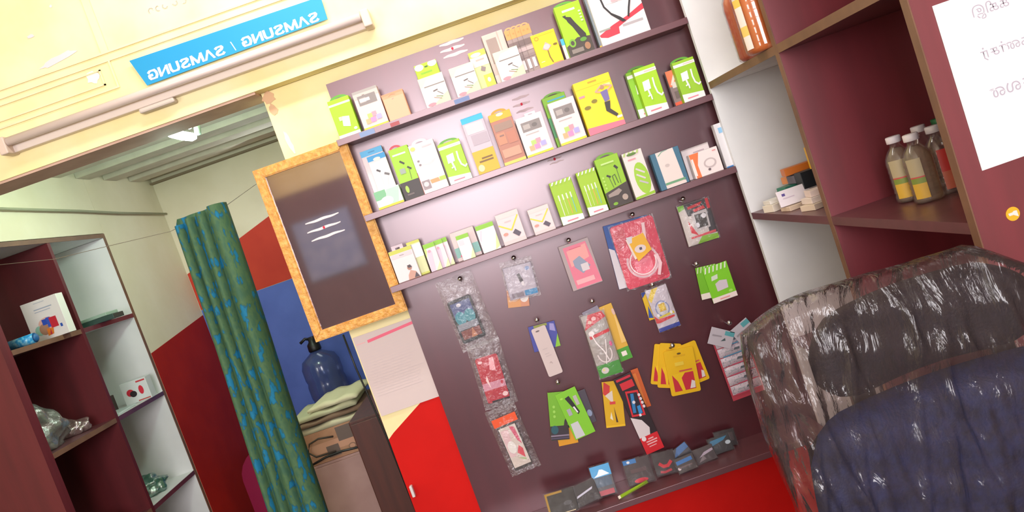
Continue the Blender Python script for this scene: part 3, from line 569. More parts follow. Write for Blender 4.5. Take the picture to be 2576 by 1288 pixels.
hang('phone_case_pack', 'clear pouch with a dark picture phone case, top of the three chained on the left', 'phone case', (1124, 762), (1180, 741), (1165, 866), (1224, 844), HY, '1c1a22',
     lambda a: [R_('4c5488', .08, .55, .92, .97), E_('3e8fa0', .3, .56, .22, .16), E_('3e8f9c', .7, .56, .22, .16), R_('8c8c98', .05, .3, .92, .44), R_('7c3a34', .1, .08, .9, .28), P_('b87858', (.45, .08), (.7, .08), (.6, .3)), E_('c8c0c8', .42, .86, .1, .04), R_('2b2733', .05, .93, .95, .99)], .008, 'chained phone case pouches', (.012, .035, .075, .028), .006, rnd=.008)
hang('phone_case_pack', 'clear pouch with a red phone case, middle of the three chained on the left', 'phone case', (1195, 905), (1248, 888), (1228, 1019), (1284, 998), HY, 'b81830',
     lambda a: [R_('d08ca0', -.0, .28, 1, .44), E_('c01c3c', .86, .38, .06, .04), E_('f0c8cc', .18, .9, .1, .03), P_('f0a8b0', (.5, .7), (.75, .65), (.8, .95), (.6, .95)), P_('f4d0d0', (.2, .5), (.34, .3), (.3, .6)), E_('f0c8c8', .85, .12, .12, .05), R_('2e1c24', .2, 0, 1, .04)], .008, 'chained phone case pouches', (.016, .022, .05, .02), .005, rnd=.008)
hang('phone_case_pack', 'clear pouch with an orange header and pale pink phone case, lowest of the three chained', 'phone case', (1249, 1077), (1295, 1060), (1297, 1186), (1340, 1166), HY, '3c3434',
     lambda a: [R_('d8c8c0', .04, .06, .96, .96), P_('d05070', (.6, .95), (.85, .9), (.9, .5), (.75, .6)), P_('e0bcc0', (.06, .3), (.4, .3), (.5, .9), (.1, .9)), P_('d84858', (.5, .35), (.8, .2), (.85, .4), (.7, .5)), P_('b0c090', (.4, .25), (.8, .14), (.8, .2)), E_('e8e0dc', .35, .5, .22, .14)], .008, 'chained phone case pouches', (.018, .024, .065, .016), .005, rnd=.008)
t3 = bpy.data.objects[[o.name for o in bpy.data.objects if o.name.startswith('phone_case_pack')][-1]]
obj('header_card', B(-.040, .046, -.004, -.003, .083, .112), ink('e8562a'), t3)
hang('memory_adapter_pack', 'pale grey clear pack with a small adapter, hanging between the phone cases and pink card', 'pack', (1262, 680), (1336, 654), (1287, 758), (1353, 737), HY, 'b0a4b4',
     lambda a: [R_('c4b8c6', .04, .2, .96, .98), E_('8ca0cc', .82, .84, .08, .06), P_('4a3e44', (.42, .72), (.52, .75), (.6, .5), (.48, .46)), E_('ece4e8', .56, .42, .05, .07), R_('3a8cc0', .55, .04, .98, .2), R_('8a7c88', .1, .04, .5, .18)], .003, 'small hanging packs', (.006, .006, .02, .006), .003)
hang('card', 'orange card end peeping out below the pale grey adapter pack', 'card', (1272, 735), (1330, 722), (1281, 773), (1330, 771), HY+.01, 'd89474', lambda a: [R_('e0a068', .0, 0, .6, .6), E_('ece0dc', .78, .55, .2, .3)], .002)
hang('memory_card_pack', 'pink card with a grey memory card print hanging on the upper row', 'pack', (1404, 620), (1478, 598), (1441, 731), (1518, 710), HY, 'b8a4a6',
     lambda a: [P_('f08098', (.14, .02), (1, .02), (.88, .94), (.12, .94)), P_('f8a8a4', (.2, .5), (.85, .6), (.85, .9), (.2, .85)), P_('98a0b8', (.3, .62), (.55, .68), (.8, .42), (.5, .3), (.3, .48)), R_('e4d8dc', .5, .34, .74, .5), R_('e4647c', .3, .86, .7, .88), R_('f8b8bc', .2, .1, .8, .2)], .003, 'small hanging packs', None, bev=.001)
hang('usb_cable_pack', 'deep blue backing card edge behind the large red cable pouch', 'pack', (1515, 571), (1628, 539), (1560, 731), (1665, 697), HY+.012, '24509c', lambda a: [P_('dcd4dc', (0, 0), (.2, 0), (.12, .6), (0, .65))], .003)
hang('usb_cable_pack', 'large red pouch with a coiled white cable and yellow insert, centre of the board', 'pack', (1532, 569), (1640, 544), (1580, 731), (1688, 695), HY-.004, 'dc3c58',
     lambda a: [P_('c82844', (.05, .6), (.3, .7), (.3, .95), (.05, .9)), P_('c42440', (.7, .02), (.98, .05), (.98, .4), (.8, .2)), P_('f07088', (.3, .1), (.7, .1), (.7, .4), (.3, .4))]+
     [L_('e4bcc4', [(.5+.34*math.cos(q*PI/14), .36+.24*math.sin(q*PI/14)) for q in range(12, 32)], .05, a), L_('eed2d6', [(.5+.29*math.cos(q*PI/14), .36+.2*math.sin(q*PI/14)) for q in range(10, 30)], .03, a), L_('e8c0c8', [(.83, .4), (.86, .26), (.76, .1)], .07, a), L_('eac8cc', [(.68, .68), (.74, .92)], .07, a),
      P_('f0dcd0', (.26, .75), (.68, .78), (.7, .5), (.34, .42)), P_('f0b428', (.3, .74), (.68, .78), (.76, .5), (.4, .38)), P_('dcd4dc', (.28, .78), (.42, .78), (.38, .68), (.3, .68)), E_('e8d4d0', .52, .56, .13, .06), R_('50485c', .5, .54, .56, .58)],
     .004, None, (.004, .004, .004, .004), .008, rnd=.012)
hang('mouse_blister', 'red black and white blister pack with a dark camera lens, upper right of the board', 'blister pack', (1700, 520), (1782, 498), (1737, 624), (1806, 594), HY, 'd8ccc8',
     lambda a: [P_('78b82c', (0, .86), (.2, .9), (.2, 1), (0, 1)), P_('3a3236', (.25, .7), (1, .7), (1, 1), (.2, 1)), P_('3c363c', (.75, .15), (1, .15), (1, .7), (.8, .7)), P_('c8202c', (.3, .92), (.8, .96), (.7, .88), (.3, .86)), P_('d43c40', (.44, .82), (.8, .86), (.84, .78), (.48, .76)), R_('d02c38', .9, .75, 1, 1),
                P_('8cc034', (.3, 0), (1, 0), (1, .12), (.5, .16)), P_('d83040', (.2, .3), (.4, .2), (.2, .6)), P_('c8c0c0', (.34, .3), (.84, .32), (.86, .76), (.36, .74)), P_('46403e', (.42, .36), (.78, .36), (.8, .68), (.44, .7)), E_('ece8ec', .72, .62, .08, .06), E_('e4e0e8', .46, .44, .06, .06), P_('e0505c', (.15, .16), (.95, .16), (.97, .22), (.15, .2))],
     .004, None, (.002, .006, .004, .002), .016)
hang('adapter_card', 'green striped-top card, rear one of a pair under the red black blister', 'pack', (1748, 678), (1800, 660), (1768, 756), (1815, 742), HY+.006, '70b41c', lambda a: [R_('e8dcd4', 0, 0, 1, .18)]+[P_('c8d8a8', (.02+.16*i, .82), (.08+.16*i, .82), (.16+.16*i, 1), (.1+.16*i, 1)) for i in range(6)], .003, 'pair of green striped-top cards')
hang('adapter_card', 'green striped-top card, front one of a pair under the red black blister', 'pack', (1767, 677), (1826, 656), (1795, 765), (1857, 742), HY-.004, '7cc820', lambda a: [R_('ecdcd8', 0, 0, 1, .14), P_('d0c4cc', (.3, .28), (.75, .3), (.78, .52), (.5, .56), (.3, .5)), P_('d0d8c8', (.2, .6), (.46, .62), (.5, .74), (.24, .72)), E_('a8dc60', .8, .2, .08, .04), R_('e89090', .3, .05, .7, .08)]+[P_('dce4cc', (.02+.16*i, .84), (.08+.16*i, .84), (.16+.16*i, 1), (.1+.16*i, 1)) for i in range(6)], .003, 'pair of green striped-top cards')
hang('earphone_pouch', 'yellow and blue pack edge behind the round-window pouch', 'pack', (1611, 736), (1650, 725), (1634, 806), (1672, 795), HY+.008, 'd8b01c', lambda a: [P_('2c4c9c', (0, .1), (.3, .05), (.2, .5)), P_('283c88', (0, .8), (.4, 1), (0, 1))], .003)
hang('earphone_pouch', 'white blue and yellow pouch with a coiled cable under the red cable pouch', 'pack', (1627, 733), (1670, 715), (1657, 841), (1715, 813), HY-.002, 'c8bcc8',
     lambda a: [P_('e0c028', (0, .8), (.3, 1), (.6, 1), (.1, .7)), R_('2c3c9c', 0, 0, 1, .09), P_('d02c34', (0, .22), (0, .4), (.15, .3), (.9, .28), (.9, .24), (.15, .2)), E_('8088b8', .48, .5, .32, .19), E_('c8c4cc', .48, .5, .27, .16), P_('d8b030', (.34, .44), (.64, .44), (.64, .62), (.34, .62)), E_('e8c848', .5, .53, .1, .06), P_('d8c030', (.2, .3), (.95, .32), (.9, .38), (.2, .34)), E_('f0ecf0', .8, .36, .06, .04), E_('f0ecf0', .2, .38, .06, .04)], .004, None, (.002, .002, .004, .002), .008)
hang('watch_strap_tag', 'blue and green tag behind the long white tag', 'tag', (1328, 824), (1394, 806), (1345, 888), (1410, 868), HY+.006, '44489c', lambda a: [P_('88c034', (.8, 0), (1, 0), (1, .5)), R_('8c9040', .2, .9, .7, 1), P_('9890c8', (.75, .7), (.95, .6), (.95, .9), (.8, .95))], .003)
hang('long_tag', 'long plain white tag hanging left of centre', 'tag', (1335, 829), (1371, 818), (1381, 948), (1417, 937), HY-.002, 'cfbcba', lambda a: [E_('6a5a5c', .38, .93, .14, .015), R_('bcaaaa', .25, .55, .6, .56), R_('bcaaaa', .3, .45, .6, .46), R_('bcaaaa', .3, .4, .7, .41), L_('a89494', [(.4, .26), (.5, .28), (.55, .24)], .04, a)], .002, None, None, rnd=.006)
hang('phone_cable_pack', 'orange card end peeping out under the green pack fan', 'card', (1400, 1080), (1445, 1075), (1404, 1116), (1458, 1120), HY+.010, 'e09c28', None, .002)
hang('phone_cable_pack', 'green pack with dark foot and round logo, left in the fan at lower centre', 'pack', (1380, 988), (1420, 985), (1384, 1106), (1436, 1108), HY+.004, '74b02c', lambda a: [R_('3a3038', 0, 0, 1, .3), E_('2c5864', .24, .22, .2, .09), R_('8c7c90', 0, .08, 1, .11), R_('544860', 0, .03, 1, .06), E_('9cd058', .28, .7, .07, .03), E_('9cd058', .28, .6, .07, .03), E_('9cd058', .28, .5, .07, .03), P_('3c3030', (.7, .2), (.95, .2), (.95, .5), (.8, .4))], .003, 'fan of green packs')
hang('phone_cable_pack', 'dark blue grey pack edge at the right of the green pack fan', 'pack', (1444, 990), (1468, 978), (1470, 1072), (1503, 1058), HY+.003, '4c4450', lambda a: [E_('8c98b4', .7, .3, .2, .1), E_('98c040', .3, .8, .1, .06)], .003, 'fan of green packs')
hang('phone_cable_pack', 'green pack with black lighter-shaped charger print, front of the fan at lower centre', 'pack', (1408, 1000), (1434, 968), (1444, 1114), (1502, 1078), HY-.005, '80c42c',
     lambda a: [P_('c8c8cc', (.05, .02), (.5, .02), (.46, .34), (.1, .34)), P_('2a2226', (.34, .86), (.56, .88), (.74, .5), (.62, .46)), P_('e8e4ea', (.52, .64), (.6, .64), (.66, .5), (.6, .5)), R_('b8b0b0', .72, .64, .88, .84), R_('a8a4b0', .2, .5, .38, .64), E_('a8dc50', .2, .88, .07, .02)], .003, 'fan of green packs')
# centre chain
hang('earphone_pouch', 'grey pouch edge behind the red topped earphone pouch', 'pack', (1466, 790), (1500, 765), (1490, 840), (1530, 820), HY+.010, '8a8294', lambda a: [R_('7cb030', 0, .3, .2, .7)], .002)
hang('earphone_pouch', 'yellow edged pack standing behind the red topped earphone pouch', 'pack', (1510, 772), (1534, 764), (1558, 912), (1596, 898), HY+.005, 'd8a83c', lambda a: [R_('4c9c34', 0, 0, 1, .22), R_('ece0d8', .3, .08, .7, .16), P_('e8c070', (.6, .3), (1, .3), (.9, .9)), E_('d8b0a0', .9, .85, .12, .06)], .004)
hang('earphone_pouch', 'red topped clear pouch of white earphones with green foot, centre of the board', 'pack', (1461, 800), (1517, 778), (1512, 957), (1566, 930), HY-.006, 'a89c98',
     lambda a: [P_('c82434', (0, .78), (1, .9), (.9, 1), (.3, 1)), E_('e8b8b8', .5, .92, .1, .03), E_('dcb8a8', .3, .88, .08, .03), P_('b0a8a4', (.02, .76), (.9, .86), (.9, .5), (.1, .5)), P_('d42c38', (.1, .62), (.98, .66), (.98, .71), (.1, .67)), R_('3e9430', 0, 0, 1, .2), E_('dcd0d0', .3, .1, .16, .05), P_('f0e070', (.2, .1), (.3, .1), (.25, .14))]+
     [L_('ecdcdc', [(.5+.3*math.cos(q*PI/8), .36+.14*math.sin(q*PI/8)) for q in range(8, 18)], .05, a), L_('f4e8e8', [(.2, .7), (.3, .55), (.5, .4), (.6, .25)], .05, a), L_('f4e8e8', [(.7, .56), (.6, .4), (.44, .2)], .04, a), E_('f0e4e4', .22, .71, .12, .04), E_('e05890', .86, .48, .06, .04)],
     .004, None, (.004, .004, .006, .004), .010)
hang('watch_pack', 'orange pack edge behind the red watch box at the lower centre', 'pack', (1584, 932), (1606, 926), (1622, 1026), (1637, 1022), HY+.006, 'c85c28', lambda a: [R_('e07c34', .1, .1, .5, .9)], .003)
hang('sachet', 'yellow sachet with a red and white edge behind the left of the red watch box', 'sachet', (1515, 963), (1560, 955), (1524, 1072), (1575, 1076), HY+.006, 'd8a818', lambda a: [P_('c83838', (0, .75), (.3, .6), (.4, .9), (.1, 1)), P_('d8c8bc', (.1, .7), (.5, .5), (.5, .8)), P_('4a3020', (.55, .1), (.65, .1), (.5, .45)), P_('e4dcc4', (.25, .2), (.4, .15), (.34, .34)), R_('d04040', .3, .5, .6, .56), R_('e8b820', 0, 0, 1, .05)], .003)
hang('watch_pack', 'long narrow red black and white smart band box hanging at the lower centre', 'pack', (1543, 957), (1588, 938), (1629, 1147), (1670, 1123), HY-.008, '2a1a20',
     lambda a: [R_('d0202c', 0, 0, 1, .22), P_('d8ccd0', (0, .22), (.6, .22), (.72, .3), (.5, .42), (.0, .5)), P_('cc2834', (.2, .84), (.9, .84), (.9, .93), (.2, .93)), R_('c4263c', .1, .96, .9, .99), P_('d02834', (.1, .5), (.8, .46), (.95, .78), (.3, .82)), P_('241c2c', (.2, .52), (.72, .49), (.85, .76), (.36, .79)), P_('2c78b4', (.24, .54), (.4, .53), (.66, .76), (.5, .77)), P_('3488c8', (.5, .5), (.7, .5), (.74, .6), (.56, .6)), E_('dcd4dc', .5, .66, .08, .02), R_('e8e0e8', .48, .47, .6, .5),
                R_('e8b0b4', .25, .14, .85, .155), R_('e8b0b4', .25, .11, .8, .125), R_('e8b0b4', .4, .17, .7, .185), R_('e8b0b4', .3, .08, .7, .09), E_('e4d8dc', .2, .2, .12, .03)]+[E_('dccdd4', .9, .72-.05*i, .07, .02) for i in range(4)], .012)
# yellow fan
def p_yellow(a): return [R_('c02838', .14, .08, .86, .46), P_('e8bc14', (.14, .46), (.3, .3), (.4, .08), (.5, .08), (.44, .36), (.6, .48)), R_('d8a410', .3, .84, .7, .87), E_('5c4410', .5, .9, .07, .02), R_('c84c48', .4, .5, .84, .53), P_('dcd0d0', (.66, .1), (.84, .1), (.86, .24), (.76, .28)), R_('e4c440', .3, .64, .6, .72)]
for i, (q, y, l) in enumerate((((((1650, 868), (1690, 866), (1634, 962), (1686, 974))), HY+.009, 'yellow and red pouch, leftmost in the fan at lower right'), ((((1662, 866), (1712, 862), (1652, 972), (1710, 980))), HY+.005, 'yellow and red pouch, second from the left in the fan at lower right'),
                               ((((1700, 868), (1748, 862), (1740, 978), (1784, 945))), HY+.001, 'yellow and red pouch leaning out to the right of the fan'), ((((1668, 890), (1742, 866), (1692, 1000), (1762, 980))), HY-.005, 'yellow and red pouch, front one of the fan at lower right'))):
    hang('memory_card_pack', l, 'pack', *q, y, 'e4b40c', p_yellow, .003, 'fan of yellow pouches', rnd=.006)
# sachet strips at right
strip = hang('sachet_strip', 'long strip of pale sachets with thin blue and red seams beside the wrapped chair', 'sachet strip', (1788, 850), (1868, 820), (1845, 1010), (1925, 980), HY+.004, 'b44050', None, .002)
for k in range(6):
    z = .088-.034*k
    bm = bmesh.new(); n = 8
    for s in (0, 1):
        g = [[bm.verts.new((-.052+.104*i/n, -.001-s*(.006*math.sin(PI*i/n)**.5*math.sin(PI*j/4)**.5 if 0 < i < n and 0 < j < 4 else 0)+random.uniform(-.0008, 0), z-.0155+.031*j/4)) for j in range(5)] for i in range(n+1)]
        for i in range(n):
            for j in range(4): bm.faces.new((g[i][j], g[i+1][j], g[i+1][j+1], g[i][j+1]))
    obj('sachet', bm, noisy('sachet_foil', ['b8a8b4', 'cabcc6', '8e8894'], nscale=60, rough=.3), strip, True)
    decal(strip, .104, .031, -.0075, [R_(['3a94b8', '3a94b8', 'c84c68', 'c84c68', 'c84c68', 'c84c68'][k], .1 if k % 2 else .3, -.1, .95, .1), P_('5a6068', (.5, .45), (.7, .4), (.72, .65), (.55, .7)), R_('9aa4a8', .2, .5, .45, .58)], x0=-.052, z0=z-.0155, name='seam_print')
for q, l in ((((1790, 820), (1850, 838), (1782, 862), (1836, 880)), 'pale grey sachet tilted left at the top of the sachet strip'), (((1838, 835), (1874, 798), (1864, 868), (1912, 838)), 'pale blue sachet tilted right at the top of the sachet strip')):
    hang('sachet', l, 'sachet', *q, HY-.008, 'bcb4be', lambda a: [R_('58a0a8', .6, .7, 1, .95), P_('48585c', (.5, .3), (.7, .4), (.65, .55)), P_('989098', (.1, .5), (.5, .55), (.5, .62), (.1, .6))], .003)
# ------------------------------------------------------------------ pouches on the bottom shelf
def lowpouch(label, u, v, w, h, tilt, lean, prints, col='2a2024', pouch=True, y=2.60, th=.003, name='accessory_pouch'):
    """a pouch lying back on the bottom shelf; u,v photo point of its centre"""
    p = at(u, v, y=y)
    t = thing(name, label, 'pack', (p.x, y, max(p.z, ZD+.012)), 'loose packs on the bottom shelf', (lean, tilt, 0))
    obj('card', B(-w/2, w/2, 0, th, -h/2, h/2, .0006), ink(col), t)
    decal(t, w, h, 0, prints(h/w) if callable(prints) else prints, x0=-w/2, z0=-h/2)
    if pouch:
        bm = bmesh.new(); nx, nz = 8, 8
        for s in (-1, 1):
            g = [[bm.verts.new((-w*.54+w*1.08*i/nx, th/2+s*.008*max(0, math.sin(PI*i/nx))**.4*max(0, math.sin(PI*j/nz))**.4+random.uniform(-.001, .001), -h*.54+h*1.08*j/nz)) for j in range(nz+1)] for i in range(nx+1)]
            for i in range(nx):
                for j in range(nz): bm.faces.new((g[i][j], g[i+1][j], g[i+1][j+1], g[i][j+1]))
        obj('clear_pouch', bm, CLEARD, t, True)
    Rm = t.rotation_euler.to_matrix(); q = [Rm @ v.co for c_ in t.children for v in c_.data.vertices]
    t.location.z = ZD+.0008-min(v.z for v in q); t.location.y = min(t.location.y, 2.676-max(v.y for v in q))
    return t
LEAN = -.55
lowpouch('dark pouch with a mustard edge, left end of the bottom shelf', 1412, 1262, .10, .075, .05, LEAN, [R_('a0781c', 0, .9, .6, 1), R_('a0781c', 0, 0, .07, 1), R_('c8b494', .1, 0, .9, .04), E_('4c484c', .7, .4, .14, .1)], '2c2422', y=2.58)
lowpouch('dark pouch with a silver bar beside the mustard edged pouch on the bottom shelf', 1478, 1255, .085, .07, -.1, LEAN, [P_('c0bcd0', (.1, .4), (.8, .56), (.85, .66), (.15, .5))], '30262a', y=2.585)
lowpouch('small pouch with a bright blue and white header and red foot on the bottom shelf', 1522, 1222, .068, .10, .05, LEAN+.2, [R_('1890cc', 0, .62, 1, 1), P_('e8f0f8', (.1, .64), (.3, .72), (.45, .86), (.6, .84), (.8, .72), (.9, .66)), R_('203a54', .1, .3, .9, .6), R_('a82838', .1, .02, .9, .18)], '34282e', y=2.60)
lowpouch('clear brown pouch with a blue header strip and red oval on the bottom shelf', 1614, 1205, .09, .085, .08, LEAN, [R_('2c6cac', 0, .82, .5, 1), E_('d8d8dc', .2, .9, .06, .05), E_('c01c34', .5, .12, .26, .09), R_('50383c', .2, .45, .8, .6)], '3e3034', y=2.60)
lowpouch('lime green slim strip lying along the front of the bottom shelf', 1595, 1240, .11, .014, -.2, -1.2, [R_('ece0d8', 0, 0, .08, 1), P_('8cae1c', (.08, 0), (.6, .2), (1, .5), (.6, .9), (.08, 1))], '6c8020', False, 2.535)
lowpouch('dark pouch with red earphones on the bottom shelf', 1682, 1192, .075, .075, .1, LEAN, lambda a: [L_('b81c2c', [(.25, .5), (.4, .36), (.6, .36), (.78, .52)], .14, a), L_('a42434', [(.22, .14), (.4, .1), (.7, .16)], .1, a)], '33262a', y=2.60)
lowpouch('dark pouch with a turned up blue corner behind the red earphone pouch', 1716, 1150, .07, .05, -.35, LEAN+.3, [P_('1c5898', (.1, .5), (1, .6), (1, 1), (.5, 1))], '281e2c', y=2.63)
lowpouch('clear pouch with a royal blue strip on the bottom shelf', 1732, 1186, .065, .05, -.05, LEAN, [P_('2464a8', (.05, .55), (.9, .6), (.9, .85), (.05, .8)), E_('c8b8c0', .1, .3, .08, .1), R_('604c50', .1, .3, .8, .4)], '3a2e30', y=2.57)
lowpouch('dark pouch with a pale lilac strip on the bottom shelf', 1782, 1170, .07, .05, -.05, LEAN, [P_('a494a8', (.2, .4), (.95, .6), (.95, .75), (.5, .66)), P_('6c5c64', (.1, .1), (.5, .2), (.4, .5))], '3a2c32', y=2.59)
lowpouch('black pouch with a teal header, right end of the bottom shelf', 1818, 1135, .075, .055, 0, LEAN+.2, [P_('1f6c94', (0, .5), (.7, .7), (.9, .9), (.1, .85)), E_('b0bcc8', .85, .5, .12, .12)], '1c181c', y=2.62)
lowpouch('smoky clear empty pouch at the back of the bottom shelf near the wrapped chair', 1826, 1106, .07, .055, .1, LEAN+.3, [R_('4c3c3e', .1, .3, .9, .8)], '2c2224', y=2.645)

# ------------------------------------------------------------------ paper on the pier
t = thing('notice_sheet', 'white A4 sheet with a pink heading bar taped to the pier below the mirror', 'paper', (-.620, 2.694, 1.035))
obj('sheet', B(0, .222, -.0004, .0006, 0, .288), mat('old_sheet', 'd8c6c4', .8), t)
decal(t, .222, .288, -.0006, [P_('e8607c', (.2, .885), (.96, .925), (.96, .96), (.2, .92)), R_('e8b0b0', .02, .9, .16, .91)]+[R_('d3c4c4', .06, .82-.034*i, .06+random.uniform(.6, .88), .824-.034*i) for i in range(18)], name='printed_text')
o = obj('door_latch', B(-.612, -.602, 2.676, 2.696, .735, .775, .002), mat('latch_white', 'd8d4d4', .4)); tag(o, 'small white latch at the pier edge on the red paint', 'latch')

# ------------------------------------------------------------------ right cabinet
X0, XB = .768, 1.14
rc = thing('corner_cabinet', 'open maroon and white laminated cabinet along the right side with shelves', 'cabinet', (X0, 1.362, 0))
def rp(name, x0, x1, y0, y1, z0, z1, m, bev=0, par=None): return obj(name, B(x0-X0, x1-X0, y0-1.362, y1-1.362, z0, z1, bev), m, par or rc)
rp('side_panel', X0, XB, 2.58, 2.60, .02, 2.62, WHITE)
rp('divider', X0+.0025, XB, 1.960, 1.980, .02, 2.62, WOODR)
rp('side_panel', X0+.0025, XB, 1.362, 1.382, .02, 2.62, WOODR)
rp('back_panel', XB, XB+.015, 1.362, 2.60, .02, 2.62, WOODR)
for z, m in ((1.733, WHITE), (1.289, SHELF)):
    for y0, y1 in ((1.982, 2.579), (1.383, 1.958)):
        s = rp('shelf', X0+.0025, XB-.001, y0, y1, z-.02, z, m if y0 > 1.9 else SHELF)
        rp('edge_band', X0, X0+.002, y0, y1, z-.021, z+.0005, EDGE if z > 1.5 else SHELF, 0, s) if False else obj('edge_band', B(0, .002, y0-1.362, y1-1.362, z-.021, z+.0005), EDGE if z > 1.5 else SHELF, s)
for z in (.85, .42):
    rp('shelf', X0+.0025, XB-.001, 1.982, 2.579, z-.02, z, SHELF); rp('shelf', X0+.0025, XB-.001, 1.383, 1.958, z-.02, z, SHELF)
for y in (1.959, 1.361): rp('edge_band', X0-.0005, X0+.0020, y, y+.022, .02, 2.62, EDGE)
rp('top_panel', X0, XB+.015, 1.362, 2.60, 2.621, 2.64, WOOD)
# items: bottles
def bottle(label, x, y, z, r, h, liquid, capcol, lab, group=None, name='bottle', glass=None, rot=0):
    t = thing(name, label, 'bottle', (x, y, z+.0006), group, (0, 0, rot))
    prof = [(r*.80, 0), (r*.97, h*.02), (r, h*.06)]
    for i in range(6): prof += [(r, h*(.1+.08*i)), (r*(.985 if name == 'juice_bottle' else .955), h*(.125+.08*i)), (r, h*(.15+.08*i))]
    prof += [(r, h*.60), (r*.94, h*.68), (r*.72, h*.77), (r*.42, h*.84), (r*.36, h*.86), (r*.36, h*.92)]
    obj('bottle_body', lathe(bmesh.new(), prof), glass or clear('pet_plastic', gloss=.06, rough=.08, diff=.02, fk=.35), t, True)
    if liquid:
        obj('liquid', lathe(bmesh.new(), [(r*.75, .002), (r*.92, h*.05), (r*.92, h*.60), (r*.85, h*.68), (r*.6, h*.76), (r*.34, h*.82)]), liquid, t, True)
    bm = lathe(bmesh.new(), [(r*.50, h*.90), (r*.52, h*.905), (r*.52, h*.99), (r*.47, h)])
    obj('cap', bm, ink(capcol), t, True)
    if lab:
        bm = bmesh.new(); n = 14; a0, a1, cols = lab; ms = []; k0 = 0
        for c, z0, z1 in cols:
            ms.append(ink(c))
            for i in range(n):
                A, Bn = a0+(a1-a0)*i/n, a0+(a1-a0)*(i+1)/n; rr = r*1.012
                f = bm.faces.new([bm.verts.new(q) for q in ((rr*math.cos(A), rr*math.sin(A), h*z0), (rr*math.cos(Bn), rr*math.sin(Bn), h*z0), (rr*math.cos(Bn), rr*math.sin(Bn), h*z1), (rr*math.cos(A), rr*math.sin(A), h*z1))]); f.material_index = k0
            k0 += 1
        obj('label', bm, ms, t)
    return t
YL = [('d0a43c', .08, .3), ('7c8c3c', .3, .38), ('c04848', .38, .4), ('b0a080', .4, .66)]
pale = clear('pale_juice', tint='ecdccc', gloss=.03, rough=.1, diff=.22, dcol='c8b8a4', fk=.2)
BG = 'small soft drink bottles on the cabinet shelf'
def bpos(u, v, y): p = at(u, v, y=y); return p.x
for (l, u, v, y, cap, lab, liq) in (('small clear bottle with white cap and yellow label, leftmost of the bottles', 2284, 470, 1.80, 'ddd4dc', (-2.9, -1.7, YL), pale),
    ('small clear bottle with white cap and yellow label, front centre of the bottles', 2330, 472, 1.715, 'e4dce2', (-2.9, -1.9, YL), pale),
    ('small clear bottle with white cap, half hidden behind the front centre bottle', 2350, 455, 1.845, 'd8d0d8', None, None),
    ('small bottle with white cap and orange red label, behind the others by the panel', 2385, 450, 1.725, 'd4ccd4', (-2.3, -1.2, [('c86850', .08, .34), ('c83c38', .34, .66)]), None),
    ('small bottle with a dark green cap nearest the panel', 2402, 440, 1.865, '1c6c3c', None, None)):
    bottle(l, bpos(u, v, y), y, 1.289, .031, .152, liq, cap, lab, BG)
org = mat('orange_juice', 'c8641c', .3); org2 = mat('orange_juice_dark', 'b04a28', .3)
p = at(1908, 60, y=2.06); bottle('large bottle of orange drink with a yellow white label on the upper cabinet shelf', p.x, 2.06, 1.733, .050, .25, org, 'd8d0c8', (-3.0, -2.5, [('e8dcd4', .06, .2), ('e8c468', .2, .3), ('e8dcd4', .3, .5), ('e8c058', .5, .58), ('d8d4c8', .58, .66)]), name='juice_bottle')
p = at(1868, 60, y=2.22); bottle('second bottle of darker orange drink behind the large one', p.x, 2.2, 1.733, .046, .25, org2, 'b82c30', None, name='juice_bottle')
# card piles in the far bay
def flatbox(label, u, v, y, w, d, h, rz, col, z, cat='box', name='visiting_card_box', rx=0, prints=None, group='card boxes on the lower cabinet shelf'):
    p = at(u, v, y=y); t = thing(name, label, cat, (p.x, y, z), group, (rx, 0, rz))
    obj('box', B(-w/2, w/2, -d/2, d/2, 0, h, .001), ink(col), t)
    if prints: decal(t, w, h, -d/2, prints, x0=-w/2)
    return t
zs = 1.2896
flatbox('cream card box lying at the left of the card pile by the white panel', 1958, 505, 2.44, .085, .055, .022, .25, 'e4d8c8', zs)
flatbox('pale box lid on top of the left cream card box', 1955, 492, 2.45, .08, .05, .012, .1, 'e8e2da', zs+.0225)
flatbox('white card box with a small violet logo, front of the pile on the cabinet shelf', 2003, 505, 2.32, .095, .010, .048, -.1, 'e0d6dc', zs+.0146, rx=-.25, prints=[R_('54428c', .14, .62, .24, .78), R_('c8b4c4', .14, .45, .5, .5)])
flatbox('thin buff card stack lying under the white logo box', 2020, 530, 2.33, .10, .06, .013, .1, 'd8c0a8', zs)
flatbox('buff card box nearest the divider, lowest of its stack', 2062, 525, 2.19, .075, .06, .016, .3, 'd8c4b0', zs)
flatbox('pale buff card box in the middle of the stack by the divider', 2060, 505, 2.20, .07, .06, .016, .1, 'e4d4cc', zs+.0166)
flatbox('pinkish card box on top of the stack by the divider', 2060, 488, 2.20, .06, .055, .018, -.1, 'e4cfc8', zs+.0332)
flatbox('black box behind the stack by the divider', 2045, 480, 2.34, .06, .05, .05, 0, '1c2024', zs+.0146+.03)
flatbox('teal packet behind the white logo card box', 1990, 482, 2.44, .06, .05, .02, .2, '3c7c68', zs+.04, name='packet', cat='packet')
flatbox('grey packet under the orange tape roll', 2030, 462, 2.42, .09, .05, .025, .1, '6a6470', zs+.0615, name='packet', cat='packet')
flatbox('orange packet lying across the top of the pile on the cabinet shelf', 2020, 440, 2.42, .11, .05, .022, -.12, 'cc6c14', zs+.09, name='packet', cat='packet')
flatbox('pale orange packet under the top orange one', 2005, 458, 2.47, .07, .05, .022, .2, 'd88850', zs+.062, name='packet', cat='packet')
flatbox('yellow stick leaning at the divider above the card stack', 2057, 462, 2.30, .012, .012, .065, 0, 'dca818', zs+.0965, name='marker', cat='marker')
